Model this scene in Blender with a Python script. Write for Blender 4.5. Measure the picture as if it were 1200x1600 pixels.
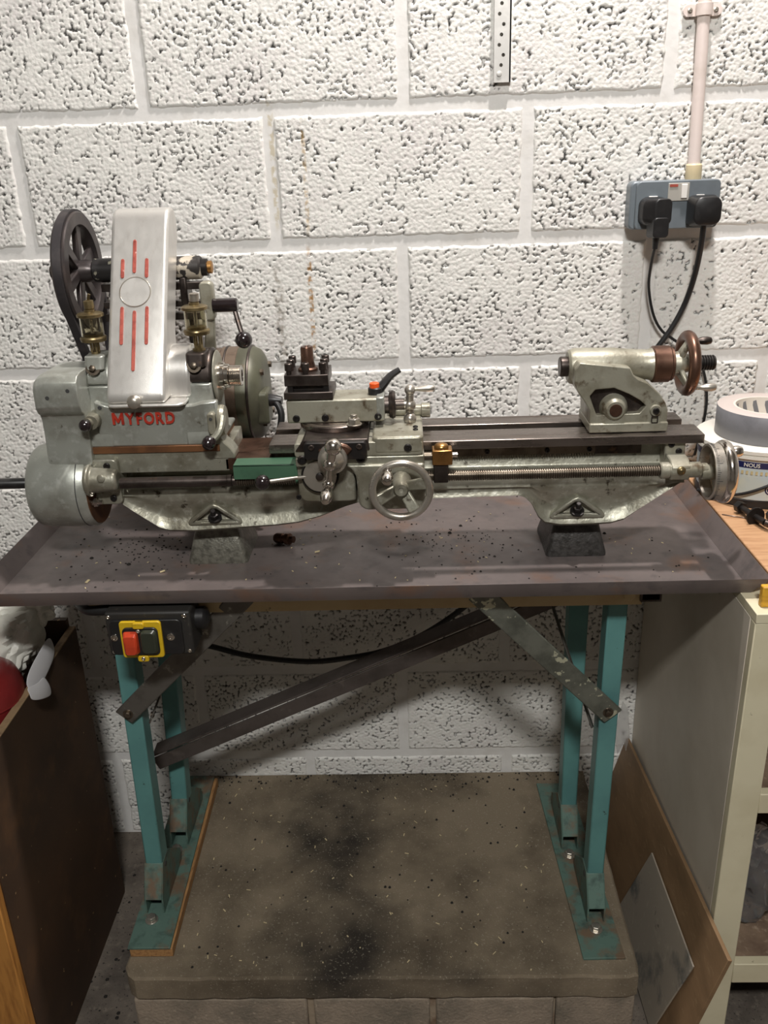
import bpy, bmesh, math, random
import numpy as np
from mathutils import Vector, Matrix, noise as mnoise

random.seed(7)
np.random.seed(7)
sc = bpy.context.scene
for o in list(bpy.data.objects):
    bpy.data.objects.remove(o)
COL = sc.collection
PI = math.pi

# ------------------------------------------------------------------ camera
_p, _y, _r = 0.3872068, -0.0348703, 0.0355225
cp, sp, cy, sy = math.cos(_p), math.sin(_p), math.cos(_y), math.sin(_y)
_f = Vector((sy * cp, cy * cp, -sp))
_right = Vector((cy, -sy, 0))
_down = _f.cross(_right)
cr, sr = math.cos(_r), math.sin(_r)
_R = _right * cr + _down * sr
_D = _down * cr - _right * sr
cam_d = bpy.data.cameras.new('camera')
cam = bpy.data.objects.new('camera', cam_d)
COL.objects.link(cam)
m3 = Matrix((_R, -_D, -_f)).transposed()
cam.matrix_world = Matrix.Translation((0.01543, -1.68991, 1.5075)) @ m3.to_4x4()
cam_d.sensor_width = 36
cam_d.sensor_fit = 'AUTO'
cam_d.lens = 1400.1 / 1600 * 36
cam_d.clip_start = 0.02
sc.camera = cam

# ------------------------------------------------------------------ world and lamps
w = bpy.data.worlds.new('world')
sc.world = w
w.use_nodes = True
w.node_tree.nodes['Background'].inputs[0].default_value = (0.95, 0.97, 1.0, 1)
w.node_tree.nodes['Background'].inputs[1].default_value = 0.03


def area(name, loc, target, sx, sy_, power, color):
    d = bpy.data.lights.new(name, 'AREA')
    d.shape = 'RECTANGLE'
    d.size, d.size_y = sx, sy_
    d.energy = power
    d.color = color
    o = bpy.data.objects.new(name, d)
    COL.objects.link(o)
    o.location = loc
    o.rotation_euler = (Vector(target) - Vector(loc)).to_track_quat('-Z', 'Y').to_euler()
    return o


area('ceiling_light_over_lathe', (0.36, -0.34, 2.95), (0.34, -0.34, 0.9), 0.11, 0.06, 42, (1.0, 0.94, 0.905))
area('ceiling_light_room', (0.05, -2.50, 2.90), (0.1, -0.3, 0.9), 0.40, 0.16, 55, (1.0, 0.99, 0.955))

sc.view_settings.view_transform = 'Standard'
sc.view_settings.look = 'None'
sc.view_settings.gamma = 1
sc.view_settings.use_curve_mapping = False
sc.view_settings.exposure = -0.06


# ------------------------------------------------------------------ materials
def lin(c):
    out = []
    for v in c[:3]:
        v = v / 255.0
        out.append(v / 12.92 if v <= 0.04045 else ((v + 0.055) / 1.055) ** 2.4)
    return (*out, 1.0)


MATS = {}


def mat(name, col, rough=0.5, metal=0.0, layers=(), bump=None, rvar=0.0, trans=0.0, ior=1.45, stretch=None,
        coat=0.0, attr=None, alpha=None, emit=None):
    """layers: (colour, scale, low, high, detail) noise-masked coats of colour; bump: (scale, strength, distance)"""
    m = bpy.data.materials.new(name)
    m.use_nodes = True
    nt = m.node_tree
    N, L = nt.nodes, nt.links
    bs = N['Principled BSDF']
    bs.inputs['Roughness'].default_value = rough
    bs.inputs['Metallic'].default_value = metal
    bs.inputs['Base Color'].default_value = lin(col)
    if trans:
        bs.inputs['Transmission Weight'].default_value = trans
        bs.inputs['IOR'].default_value = ior
    if coat:
        bs.inputs['Coat Weight'].default_value = coat
        bs.inputs['Coat Roughness'].default_value = 0.15
    if alpha is not None:
        bs.inputs['Alpha'].default_value = alpha
    tc = N.new('ShaderNodeTexCoord')
    vec = tc.outputs['Object']
    if stretch:
        mp = N.new('ShaderNodeMapping')
        mp.inputs['Scale'].default_value = stretch
        L.new(vec, mp.inputs['Vector'])
        vec = mp.outputs['Vector']
    prev = None
    for i, (c2, scale, lo, hi, det) in enumerate(layers):
        nz = N.new('ShaderNodeTexNoise')
        nz.inputs['Scale'].default_value = scale
        nz.inputs['Detail'].default_value = det
        nz.inputs['Roughness'].default_value = 0.6
        of = N.new('ShaderNodeVectorMath')
        of.operation = 'ADD'
        of.inputs[1].default_value = (i * 3.7, i * 1.3, i * 5.1)
        L.new(vec, of.inputs[0])
        L.new(of.outputs[0], nz.inputs['Vector'])
        mr = N.new('ShaderNodeMapRange')
        mr.inputs['From Min'].default_value = lo
        mr.inputs['From Max'].default_value = hi
        L.new(nz.outputs['Fac'], mr.inputs['Value'])
        mx = N.new('ShaderNodeMix')
        mx.data_type = 'RGBA'
        L.new(mr.outputs[0], mx.inputs['Factor'])
        if prev is None:
            mx.inputs['A'].default_value = lin(col)
        else:
            L.new(prev, mx.inputs['A'])
        mx.inputs['B'].default_value = lin(c2)
        prev = mx.outputs['Result']
    if attr:
        at = N.new('ShaderNodeAttribute')
        at.attribute_name = attr[0]
        mx = N.new('ShaderNodeMix')
        mx.data_type = 'RGBA'
        L.new(at.outputs['Fac'], mx.inputs['Factor'])
        if prev is None:
            mx.inputs['A'].default_value = lin(col)
        else:
            L.new(prev, mx.inputs['A'])
        mx.inputs['B'].default_value = lin(attr[1])
        prev = mx.outputs['Result']
    if prev is not None:
        L.new(prev, bs.inputs['Base Color'])
    if rvar:
        nz = N.new('ShaderNodeTexNoise')
        nz.inputs['Scale'].default_value = 35
        nz.inputs['Detail'].default_value = 5
        L.new(vec, nz.inputs['Vector'])
        mr = N.new('ShaderNodeMapRange')
        mr.inputs['From Min'].default_value = 0.3
        mr.inputs['From Max'].default_value = 0.7
        mr.inputs['To Min'].default_value = max(0.03, rough - rvar)
        mr.inputs['To Max'].default_value = min(1, rough + rvar)
        L.new(nz.outputs['Fac'], mr.inputs['Value'])
        L.new(mr.outputs[0], bs.inputs['Roughness'])
    if bump:
        nz = N.new('ShaderNodeTexNoise')
        nz.inputs['Scale'].default_value = bump[0]
        nz.inputs['Detail'].default_value = 4
        L.new(vec, nz.inputs['Vector'])
        bp = N.new('ShaderNodeBump')
        bp.inputs['Strength'].default_value = bump[1]
        bp.inputs['Distance'].default_value = bump[2]
        L.new(nz.outputs['Fac'], bp.inputs['Height'])
        L.new(bp.outputs['Normal'], bs.inputs['Normal'])
    MATS[name] = m
    return m


mat('block_paint', (230, 227, 222), 0.72, 0, [((214, 208, 206), 6, .45, .75, 3), ((226, 226, 220), 160, .4, .7, 3)],
    bump=(420, .5, .0012), attr=('pit', (66, 64, 62)))
mat('mortar_paint', (226, 224, 221), 0.6, 0, [((206, 202, 196), 12, .5, .8, 4)], bump=(60, .35, .002))
mat('room_paint', (158, 154, 149), 0.7, 0, [((140, 136, 130), 2, .4, .7, 3)])
mat('floor_concrete', (106, 97, 88), 0.85, 0, [((70, 63, 57), 9, .45, .7, 6), ((130, 120, 108), 60, .55, .8, 5), ((48, 43, 40), 160, .62, .7, 2)],
    bump=(120, .5, .002))
mat('slab_concrete', (130, 117, 98), 0.9, 0, [((88, 77, 62), 5.5, .42, .68, 5), ((44, 38, 31), 2.6, .48, .66, 4), ((158, 150, 134), 260, .6, .75, 3)],
    bump=(300, .6, .0015))
mat('brick_block', (150, 136, 120), 0.9, 0, [((112, 104, 92), 14, .4, .7, 6), ((172, 158, 140), 90, .58, .75, 4)], bump=(180, .7, .003))
mat('brick_mortar', (158, 142, 122), 0.9, 0, [((120, 96, 76), 20, .5, .7, 4)], bump=(120, .5, .002))
def add_run(m, runs):
    nt = m.node_tree
    N, L = nt.nodes, nt.links
    bs = N['Principled BSDF']
    geo = N.new('ShaderNodeNewGeometry')
    sep = N.new('ShaderNodeSeparateXYZ')
    L.new(geo.outputs['Position'], sep.inputs[0])
    nz = N.new('ShaderNodeTexNoise')
    nz.inputs['Scale'].default_value = 90
    nz.inputs['Detail'].default_value = 4
    L.new(geo.outputs['Position'], nz.inputs['Vector'])
    prev = bs.inputs['Base Color'].links[0].from_socket

    def mth(op, a, b_):
        n_ = N.new('ShaderNodeMath')
        n_.operation = op
        for k_, v_ in enumerate((a, b_)):
            if isinstance(v_, (int, float)):
                n_.inputs[k_].default_value = v_
            else:
                L.new(v_, n_.inputs[k_])
        return n_.outputs[0]

    def rng_(v_, a, b_):
        n_ = N.new('ShaderNodeMapRange')
        n_.interpolation_type = 'SMOOTHSTEP'
        n_.inputs['From Min'].default_value = a
        n_.inputs['From Max'].default_value = b_
        L.new(v_, n_.inputs['Value'])
        return n_.outputs[0]
    for x0, slope, wd, z0, z1, colr, amt in runs:
        xx = mth('SUBTRACT', sep.outputs[0], mth('MULTIPLY_ADD', sep.outputs[2], slope) if False else mth('ADD', mth('MULTIPLY', sep.outputs[2], slope), x0))
        f = rng_(mth('ABSOLUTE', xx, 0), wd, wd * .3)
        f = mth('MULTIPLY', f, rng_(sep.outputs[2], z0, z0 + .04))
        f = mth('MULTIPLY', f, rng_(sep.outputs[2], z1, z1 - .05))
        f = mth('MULTIPLY', f, rng_(nz.outputs['Fac'], .42, .6))
        f = mth('MULTIPLY', f, amt)
        mx = N.new('ShaderNodeMix')
        mx.data_type = 'RGBA'
        L.new(f, mx.inputs['Factor'])
        L.new(prev, mx.inputs['A'])
        mx.inputs['B'].default_value = lin(colr)
        prev = mx.outputs['Result']
    L.new(prev, bs.inputs['Base Color'])


RUNS = [(-.1645, 0, .006, 1.13, 1.36, (160, 116, 56), .95), (-.162, 0, .005, 1.35, 1.60, (186, 156, 104), .6), (-.2245, 0, .012, 1.10, 1.33, (104, 90, 70), .6), (-.217, 0, .007, 1.36, 1.62, (180, 164, 124), .6)]
add_run(MATS['block_paint'], RUNS)
add_run(MATS['mortar_paint'], RUNS)
# lathe finishes
mat('cast_paint', (154, 152, 138), 0.36, .5, [((116, 110, 94), 16, .45, .72, 6), ((184, 182, 170), 60, .55, .75, 4), ((62, 54, 42), 42, .62, .70, 5)],
    bump=(140, .4, .0012), rvar=.08)
mat('cast_paint_pale', (160, 157, 142), 0.38, .35, [((128, 123, 106), 24, .42, .70, 6), ((92, 78, 60), 36, .58, .68, 6)],
    bump=(220, .4, .0008), rvar=.08)
mat('silver_enamel', (168, 170, 162), 0.36, .5, [((138, 137, 126), 18, .48, .75, 5), ((188, 190, 184), 70, .55, .75, 3), ((84, 76, 62), 46, .67, .73, 5)],
    bump=(150, .25, .0008), rvar=.07)
mat('guard_alloy', (220, 217, 212), 0.33, .68, [((206, 201, 195), 30, .55, .8, 3), ((150, 140, 128), 60, .74, .8, 3)],
    bump=(420, .25, .0004), rvar=.03, stretch=(3, 3, .25))
mat('way_steel', (138, 128, 122), 0.3, .95, [((104, 88, 78), 9, .48, .72, 6), ((160, 152, 146), 40, .6, .8, 3)], rvar=.1,
    bump=(70, .12, .0004), stretch=(.4, 3, 3))
mat('dark_steel', (86, 78, 74), 0.38, .85, [((54, 46, 42), 30, .45, .7, 5), ((110, 88, 72), 55, .62, .75, 4)], rvar=.1)
mat('black_steel', (44, 41, 40), 0.42, .6, [((70, 60, 52), 40, .55, .75, 4)])
mat('bright_steel', (214, 208, 200), 0.16, 1, [((172, 158, 142), 30, .55, .8, 4)], rvar=.06)
mat('worn_steel', (186, 180, 170), 0.32, .8, [((136, 124, 110), 25, .5, .75, 5)], rvar=.08)
mat('screw_steel', (112, 102, 90), 0.38, .85, [((72, 62, 52), 30, .45, .72, 5)], rvar=.08)
mat('rusty_wheel', (112, 84, 70), 0.34, .8, [((78, 56, 46), 24, .45, .7, 5), ((142, 112, 96), 40, .62, .8, 4)], rvar=.1)
mat('brass', (176, 132, 80), 0.32, .95, [((120, 84, 50), 30, .5, .75, 5)], rvar=.1)
mat('old_brass', (142, 126, 92), 0.36, .85, [((92, 78, 52), 40, .45, .7, 5)], rvar=.1)
mat('bronze_strip', (124, 84, 54), 0.5, .4, [((86, 58, 40), 20, .45, .7, 5)])
mat('bearing_chipped', (186, 176, 160), 0.45, .2, [((50, 46, 44), 34, .5, .53, 6)], bump=(34, .3, .001))
mat('bearing_black', (52, 50, 50), 0.35, .4, [((168, 164, 146), 55, .6, .62, 5)])
mat('pulley_iron', (66, 60, 60), 0.4, .5, [((90, 80, 76), 16, .45, .75, 5)], rvar=.08)
mat('belt_rubber', (44, 40, 42), 0.6, 0, [((64, 58, 58), 30, .5, .7, 3)])
mat('red_enamel', (172, 50, 34), 0.42, 0, [((136, 32, 22), 90, .45, .68, 4), ((206, 120, 100), 120, .66, .72, 3)], bump=(300, .4, .0008))
mat('stripe_red', (168, 78, 64), 0.5, 0, [((138, 56, 44), 90, .45, .65, 4), ((196, 150, 140), 120, .66, .74, 3)], bump=(300, .4, .0008))
mat('motor_green', (88, 88, 72), 0.45, .25, [((68, 66, 54), 20, .45, .75, 5), ((104, 84, 66), 12, .56, .7, 5)], bump=(90, .2, .001))
mat('motor_brown', (104, 88, 74), 0.5, .2, [((132, 114, 96), 25, .58, .8, 5), ((76, 60, 50), 50, .5, .75, 4)], bump=(120, .25, .001))
mat('green_sheet', (70, 104, 82), 0.38, .1, [((52, 80, 64), 20, .5, .75, 4)], coat=.2)
mat('ball_plastic', (30, 22, 24), 0.16, 0, coat=.6)
mat('black_plastic', (28, 27, 28), 0.38, 0, [((44, 42, 42), 50, .5, .75, 4)])
mat('black_dusty', (40, 38, 36), 0.55, 0, [((92, 84, 72), 60, .6, .75, 5)])
mat('cable_black', (24, 24, 25), 0.45, 0)
mat('glass_oiler', (236, 232, 214), 0.05, 0, trans=1.0, ior=1.3)
mat('orange_plastic', (232, 88, 30), 0.35, 0)
mat('riser_hammer', (118, 116, 106), 0.4, .4, [((88, 86, 78), 90, .45, .65, 3)], bump=(260, .6, .0015))
mat('riser_dark', (72, 70, 68), 0.42, .4, [((50, 48, 46), 90, .45, .65, 3)], bump=(260, .6, .0015))
mat('tray_steel', (116, 106, 103), 0.42, .25, [((96, 88, 87), 5, .4, .7, 5), ((124, 94, 76), 9, .54, .75, 6), ((78, 74, 74), 30, .55, .8, 5)], rvar=.1,
    bump=(12, .1, .002))
mat('grime', (30, 26, 22), 0.9)
mat('chip_pale', (206, 190, 150), 0.8)
# stand and room things
mat('teal_paint', (92, 140, 137), 0.42, 0, [((78, 120, 120), 8, .45, .75, 4), ((40, 44, 42), 50, .66, .71, 5)], bump=(150, .1, .0006))
mat('teal_worn', (92, 118, 108), 0.6, .1, [((112, 94, 76), 22, .48, .62, 5), ((64, 84, 78), 40, .52, .72, 4)], bump=(150, .2, .0008))
mat('cream_paint', (190, 168, 126), 0.5, 0, [((176, 150, 108), 10, .45, .7, 4), ((48, 38, 30), 38, .66, .69, 5)])
mat('brace_steel', (108, 104, 98), 0.5, .5, [((82, 78, 72), 20, .45, .7, 5), ((150, 148, 138), 45, .62, .68, 4)])
mat('brace_galvanised', (122, 124, 114), 0.5, .5, [((92, 94, 86), 24, .4, .65, 5), ((196, 196, 172), 42, .6, .63, 3)])
mat('angle_iron', (96, 88, 84), 0.5, .55, [((64, 58, 54), 8, .45, .7, 5), ((120, 110, 104), 30, .6, .8, 4)])
mat('packing_wood', (170, 128, 82), 0.7, 0, [((130, 92, 56), 30, .45, .7, 5)], stretch=(6, 1, 6))
mat('bench_wood', (192, 150, 112), 0.55, 0, [((166, 122, 86), 18, .45, .7, 5)], stretch=(1, 9, 9))
mat('bench_edge', (214, 164, 50), 0.5, 0, [((170, 118, 30), 26, .45, .7, 5)], stretch=(1, 9, 9))
mat('cabinet_cream', (212, 204, 176), 0.5, 0, [((196, 186, 156), 7, .45, .75, 4), ((126, 110, 88), 48, .70, .76, 5)])
mat('cabinet_side', (212, 203, 188), 0.5, 0, [((198, 188, 172), 5, .45, .75, 4), ((130, 112, 94), 55, .70, .76, 5)])
mat('shelf_board', (138, 116, 96), 0.8, 0, [((96, 76, 62), 14, .4, .7, 6), ((164, 146, 126), 90, .55, .75, 4)])
mat('hardboard', (136, 108, 78), 0.6, 0, [((112, 88, 62), 6, .4, .7, 5), ((152, 126, 94), 40, .58, .8, 4)], stretch=(1, 1, 3))
mat('hardboard_edge', (168, 142, 96), 0.8, 0, [((130, 104, 66), 40, .45, .7, 4)])
mat('grey_sheet', (158, 148, 134), 0.6, 0, [((104, 104, 100), 7, .54, .64, 5), ((60, 56, 52), 18, .66, .70, 5), ((176, 166, 150), 50, .58, .8, 4)])
mat('box_ply', (74, 52, 34), 0.65, 0, [((56, 40, 28), 5, .4, .7, 4), ((92, 64, 40), 14, .55, .8, 5), ((186, 150, 104), 70, .72, .75, 2)])
mat('box_edge', (140, 116, 86), 0.8, 0, [((108, 86, 62), 40, .45, .7, 4)])
mat('box_front_wood', (176, 122, 58), 0.55, 0, [((140, 90, 38), 14, .45, .7, 5)], stretch=(8, 8, 1))
mat('red_bucket', (124, 36, 36), 0.38, 0, [((96, 24, 26), 12, .45, .75, 4)], coat=.1)
mat('bag_film', (222, 220, 210), 0.35, 0, [((196, 196, 186), 12, .45, .75, 4)])
mat('bag_blue', (150, 190, 204), 0.4, 0, [((222, 220, 210), 60, .45, .6, 4)])
mat('paper_white', (222, 220, 222), 0.6, 0)
mat('yellow_plastic', (206, 170, 30), 0.4, 0, [((170, 136, 28), 60, .55, .8, 4)])
mat('stop_red', (184, 62, 34), 0.3, 0, [((150, 46, 28), 60, .5, .75, 4)], coat=.3)
mat('start_dark', (46, 50, 40), 0.32, 0, coat=.3)
mat('socket_grey', (116, 124, 130), 0.4, .15, [((100, 106, 112), 12, .5, .8, 4)])
mat('socket_white', (232, 228, 222), 0.35, 0)
mat('socket_silver', (190, 186, 178), 0.35, .3)
mat('conduit', (226, 212, 206), 0.4, 0, [((204, 190, 180), 14, .5, .75, 4)])
mat('conduit_cream', (220, 202, 164), 0.45, 0)
mat('zinc', (206, 204, 200), 0.4, .3, [((224, 222, 218), 30, .5, .7, 3)])
mat('hole_dark', (60, 60, 60), 0.8)
mat('tape_grey', (118, 118, 122), 0.45, 0, [((104, 104, 108), 30, .5, .75, 4)])
mat('tape_side', (196, 184, 178), 0.6, 0)
mat('tape_core', (214, 206, 196), 0.7, 0)
mat('tub_white', (228, 224, 214), 0.38, 0)
mat('tub_label', (198, 212, 220), 0.4, 0, [((222, 212, 172), 7, .46, .62, 2), ((160, 190, 210), 10, .56, .72, 3)])
mat('tub_navy', (26, 34, 84), 0.35, 0)
mat('tub_gold', (214, 196, 150), 0.4, .1)
mat('clear_bag', (226, 226, 226), 0.12, 0, trans=.92, ior=1.18)
mat('brown_lump', (118, 92, 84), 0.7, 0, [((84, 62, 54), 20, .4, .7, 5)])


# ------------------------------------------------------------------ mesh builder (millimetres in, metres out)
class B:
    def __init__(s):
        s.bm = bmesh.new()

    def v(s, p):
        return s.bm.verts.new((p[0], p[1], p[2]))

    def face(s, vs):
        try:
            return s.bm.faces.new(vs)
        except ValueError:
            return None

    def box(s, x0, x1, y0, y1, z0, z1):
        c = [s.v(p) for p in ((x0, y0, z0), (x1, y0, z0), (x1, y1, z0), (x0, y1, z0), (x0, y0, z1), (x1, y0, z1), (x1, y1, z1), (x0, y1, z1))]
        for f in ((3, 2, 1, 0), (4, 5, 6, 7), (0, 1, 5, 4), (1, 2, 6, 5), (2, 3, 7, 6), (3, 0, 4, 7)):
            s.face([c[i] for i in f])
        return s

    def loft(s, secs, cap=True, closed=True):
        rows = [[s.v(p) for p in q] for q in secs]
        n = len(rows[0])
        for a, b in zip(rows[:-1], rows[1:]):
            for i in range(n if closed else n - 1):
                j = (i + 1) % n
                s.face((a[i], a[j], b[j], b[i]))
        if cap and closed:
            s.face(rows[0][::-1])
            s.face(rows[-1])
        return s

    def rev(s, o, ax, prof, seg=24, cap=True):
        o = Vector(o)
        ax = Vector(ax).normalized()
        u = ax.orthogonal().normalized()
        q = ax.cross(u)
        secs = []
        for t, r in prof:
            c = o + ax * t
            secs.append([c + (u * math.cos(2 * PI * k / seg) + q * math.sin(2 * PI * k / seg)) * max(r, .01) for k in range(seg)])
        return s.loft(secs, cap)

    def cyl(s, p0, p1, r, r1=None, seg=20):
        p0, p1 = Vector(p0), Vector(p1)
        return s.rev(p0, p1 - p0, [(0, r), ((p1 - p0).length, r if r1 is None else r1)], seg)

    def ball(s, c, r, seg=16, sc_=(1, 1, 1)):
        c = Vector(c)
        secs = []
        for i in range(1, 10):
            a = PI * i / 10
            secs.append([c + Vector((r * math.sin(a) * math.cos(2 * PI * k / seg) * sc_[0], r * math.sin(a) * math.sin(2 * PI * k / seg) * sc_[1], -r * math.cos(a) * sc_[2])) for k in range(seg)])
        return s.loft(secs)

    def torus(s, c, ax, R, r, seg=40, rs=12, flat=1.0):
        c = Vector(c)
        ax = Vector(ax).normalized()
        u = ax.orthogonal().normalized()
        q = ax.cross(u)
        secs = []
        for k in range(seg + 1):
            a = 2 * PI * k / seg
            d = u * math.cos(a) + q * math.sin(a)
            secs.append([c + d * (R + r * math.cos(2 * PI * j / rs)) + ax * (r * flat * math.sin(2 * PI * j / rs)) for j in range(rs)])
        return s.loft(secs, cap=False)

    def tube(s, pts, r, seg=10, sub=6, smooth=True):
        P = [Vector(p) for p in pts]
        if smooth and len(P) > 2:
            Q = []
            for i in range(len(P) - 1):
                a, b, c, d = P[max(i - 1, 0)], P[i], P[i + 1], P[min(i + 2, len(P) - 1)]
                for k in range(sub):
                    t = k / sub
                    Q.append(.5 * ((2 * b) + (c - a) * t + (2 * a - 5 * b + 4 * c - d) * t * t + (3 * b - a - 3 * c + d) * t ** 3))
            Q.append(P[-1])
            P = Q
        secs = []
        u = None
        for i, p in enumerate(P):
            d = (P[min(i + 1, len(P) - 1)] - P[max(i - 1, 0)]).normalized()
            u = d.orthogonal().normalized() if u is None else (u - d * u.dot(d)).normalized()
            q = d.cross(u)
            rr = r(i / (len(P) - 1)) if callable(r) else r
            secs.append([p + (u * math.cos(2 * PI * k / seg) + q * math.sin(2 * PI * k / seg)) * rr for k in range(seg)])
        return s.loft(secs)

    def plate(s, loops, plane, a0, a1):
        """flat shape with holes, extruded from a0 to a1 along the axis normal to plane"""
        def pt(u, v_, a):
            return {'xz': (u, a, v_), 'yz': (a, u, v_), 'xy': (u, v_, a)}[plane]
        if len(loops) == 1:
            return s.loft([[pt(u, v_, a0) for u, v_ in loops[0]], [pt(u, v_, a1) for u, v_ in loops[0]]])
        t = bmesh.new()
        ed = []
        for lp in loops:
            vs = [t.verts.new(pt(u, v_, a0)) for u, v_ in lp]
            for i in range(len(vs)):
                ed.append(t.edges.new((vs[i], vs[(i + 1) % len(vs)])))
        bmesh.ops.triangle_fill(t, use_beauty=True, use_dissolve=False, edges=ed)
        r = bmesh.ops.extrude_face_region(t, geom=t.faces[:])
        mv = Vector(pt(0, 0, a1)) - Vector(pt(0, 0, a0))
        bmesh.ops.translate(t, verts=[g for g in r['geom'] if isinstance(g, bmesh.types.BMVert)], vec=mv)
        s.merge(t)
        return s

    def merge(s, t):
        mp = {v_: s.bm.verts.new(v_.co) for v_ in t.verts}
        for f in t.faces:
            s.face([mp[v_] for v_ in f.verts])
        t.free()

    def beam(s, p0, p1, up, w0, t0, w1=None, t1=None):
        """tapered bar: w across, t along up"""
        p0, p1 = Vector(p0), Vector(p1)
        d = (p1 - p0).normalized()
        up = Vector(up)
        up = (up - d * up.dot(d)).normalized()
        sd = d.cross(up)
        w1 = w0 if w1 is None else w1
        t1 = t0 if t1 is None else t1
        secs = []
        for p, ww, tt in ((p0, w0, t0), (p1, w1, t1)):
            secs.append([p + sd * (a * ww / 2) + up * (b * tt / 2) for a, b in ((-1, -1), (1, -1), (1, 1), (-1, 1))])
        return s.loft(secs)

    def hexa(s, c, ax, r, h):
        return s.rev(c, ax, [(0, r), (h * .85, r), (h, r * .85)], 6)


def arc(cx, cz, r, a0, a1, n=10):
    return [(cx + r * math.cos(math.radians(a0 + (a1 - a0) * i / n)), cz + r * math.sin(math.radians(a0 + (a1 - a0) * i / n))) for i in range(n + 1)]


def rrect(x0, x1, z0, z1, r, n=5):
    return arc(x1 - r, z1 - r, r, 0, 90, n) + arc(x0 + r, z1 - r, r, 90, 180, n) + arc(x0 + r, z0 + r, r, 180, 270, n) + arc(x1 - r, z0 + r, r, 270, 360, n)


def circ(cx, cz, r, n=20):
    return [(cx + r * math.cos(2 * PI * i / n), cz + r * math.sin(2 * PI * i / n)) for i in range(n)]


ORG = {}


def thing(name, label, cat, org, group=None):
    o = bpy.data.objects.new(name, None)
    COL.objects.link(o)
    o.empty_display_size = .05
    o.location = Vector(org) / 1000
    o['label'] = label
    o['category'] = cat
    if group:
        o['group'] = group
    ORG[o] = Vector(org)
    return o


def part(name, b, m, parent=None, bev=0, seg=2, ang=35, org=None, smooth=True, label=None, solid=0, sub=0):
    bm = b.bm
    og = ORG[parent] if parent is not None else Vector(org if org else (0, 0, 0))
    bmesh.ops.recalc_face_normals(bm, faces=bm.faces[:])
    for v in bm.verts:
        v.co = (v.co - og) / 1000
    me = bpy.data.meshes.new(name)
    bm.to_mesh(me)
    bm.free()
    o = bpy.data.objects.new(name, me)
    COL.objects.link(o)
    me.materials.append(MATS[m])
    if smooth:
        me.shade_smooth()
        me.set_sharp_from_angle(angle=math.radians(ang))
    if solid:
        md = o.modifiers.new('s', 'SOLIDIFY')
        md.thickness = solid / 1000
        md.offset = 0
    if bev:
        md = o.modifiers.new('b', 'BEVEL')
        md.width = bev / 1000
        md.segments = seg
        md.limit_method = 'ANGLE'
        md.angle_limit = math.radians(30)
        md.harden_normals = False
    if sub:
        md = o.modifiers.new('u', 'SUBSURF')
        md.levels = md.render_levels = sub
    if parent is not None:
        o.parent = parent
    else:
        o.location = og / 1000
    ORG[o] = og
    if label:
        o['label'] = label
    return o


def tag(o, label, cat, group=None):
    o['label'] = label
    o['category'] = cat
    if group:
        o['group'] = group
    return o


def dup(o, name, parent, delta, rot=None):
    c = o.copy()
    COL.objects.link(c)
    c.parent = parent
    c.location = Vector(o.location) + Vector(delta) / 1000
    ORG[c] = ORG[o]
    return c


def text_mesh(txt, size, extrude, offset=0.0):
    cu = bpy.data.curves.new('t', 'FONT')
    cu.body = txt
    cu.size = size
    cu.extrude = extrude
    cu.offset = offset
    cu.resolution_u = 3
    ob = bpy.data.objects.new('t', cu)
    COL.objects.link(ob)
    bpy.context.view_layer.update()
    me = bpy.data.meshes.new_from_object(ob.evaluated_get(bpy.context.evaluated_depsgraph_get()))
    bpy.data.objects.remove(ob)
    bpy.data.curves.remove(cu)
    t = bmesh.new()
    t.from_mesh(me)
    bpy.data.meshes.remove(me)
    return t


# ================================================================== SETTING
def struct(o):
    o['kind'] = 'structure'
    return o


b = B()
b.box(-3200, 3200, -4200, 300, -60, 0)
floor = struct(part('floor', b, 'floor_concrete'))
floor['label'] = 'grey dusty concrete garage floor'
floor['category'] = 'floor'

b = B()
b.box(-2600, 2600, 2.2, 100, 0, 3000)
wall = struct(part('wall_back', b, 'mortar_paint', org=(0, 0, 0)))
wall['label'] = 'white painted concrete block wall with smooth struck mortar joints'
wall['category'] = 'wall'


for nm, bb in (('wall_left', (-2700, -2600, -4100, 100, 0, 3000)), ('wall_right', (2600, 2700, -4100, 100, 0, 3000)), ('wall_front', (-2600, 2600, -4200, -4100, 0, 3000)),
               ('ceiling', (-2700, 2700, -4200, 100, 3000, 3060))):
    b = B()
    b.box(*bb)
    o = struct(part(nm, b, 'room_paint'))
    o['label'] = 'plain grey painted garage ' + nm.replace('_', ' ')
    o['category'] = nm.split('_')[0]


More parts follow.
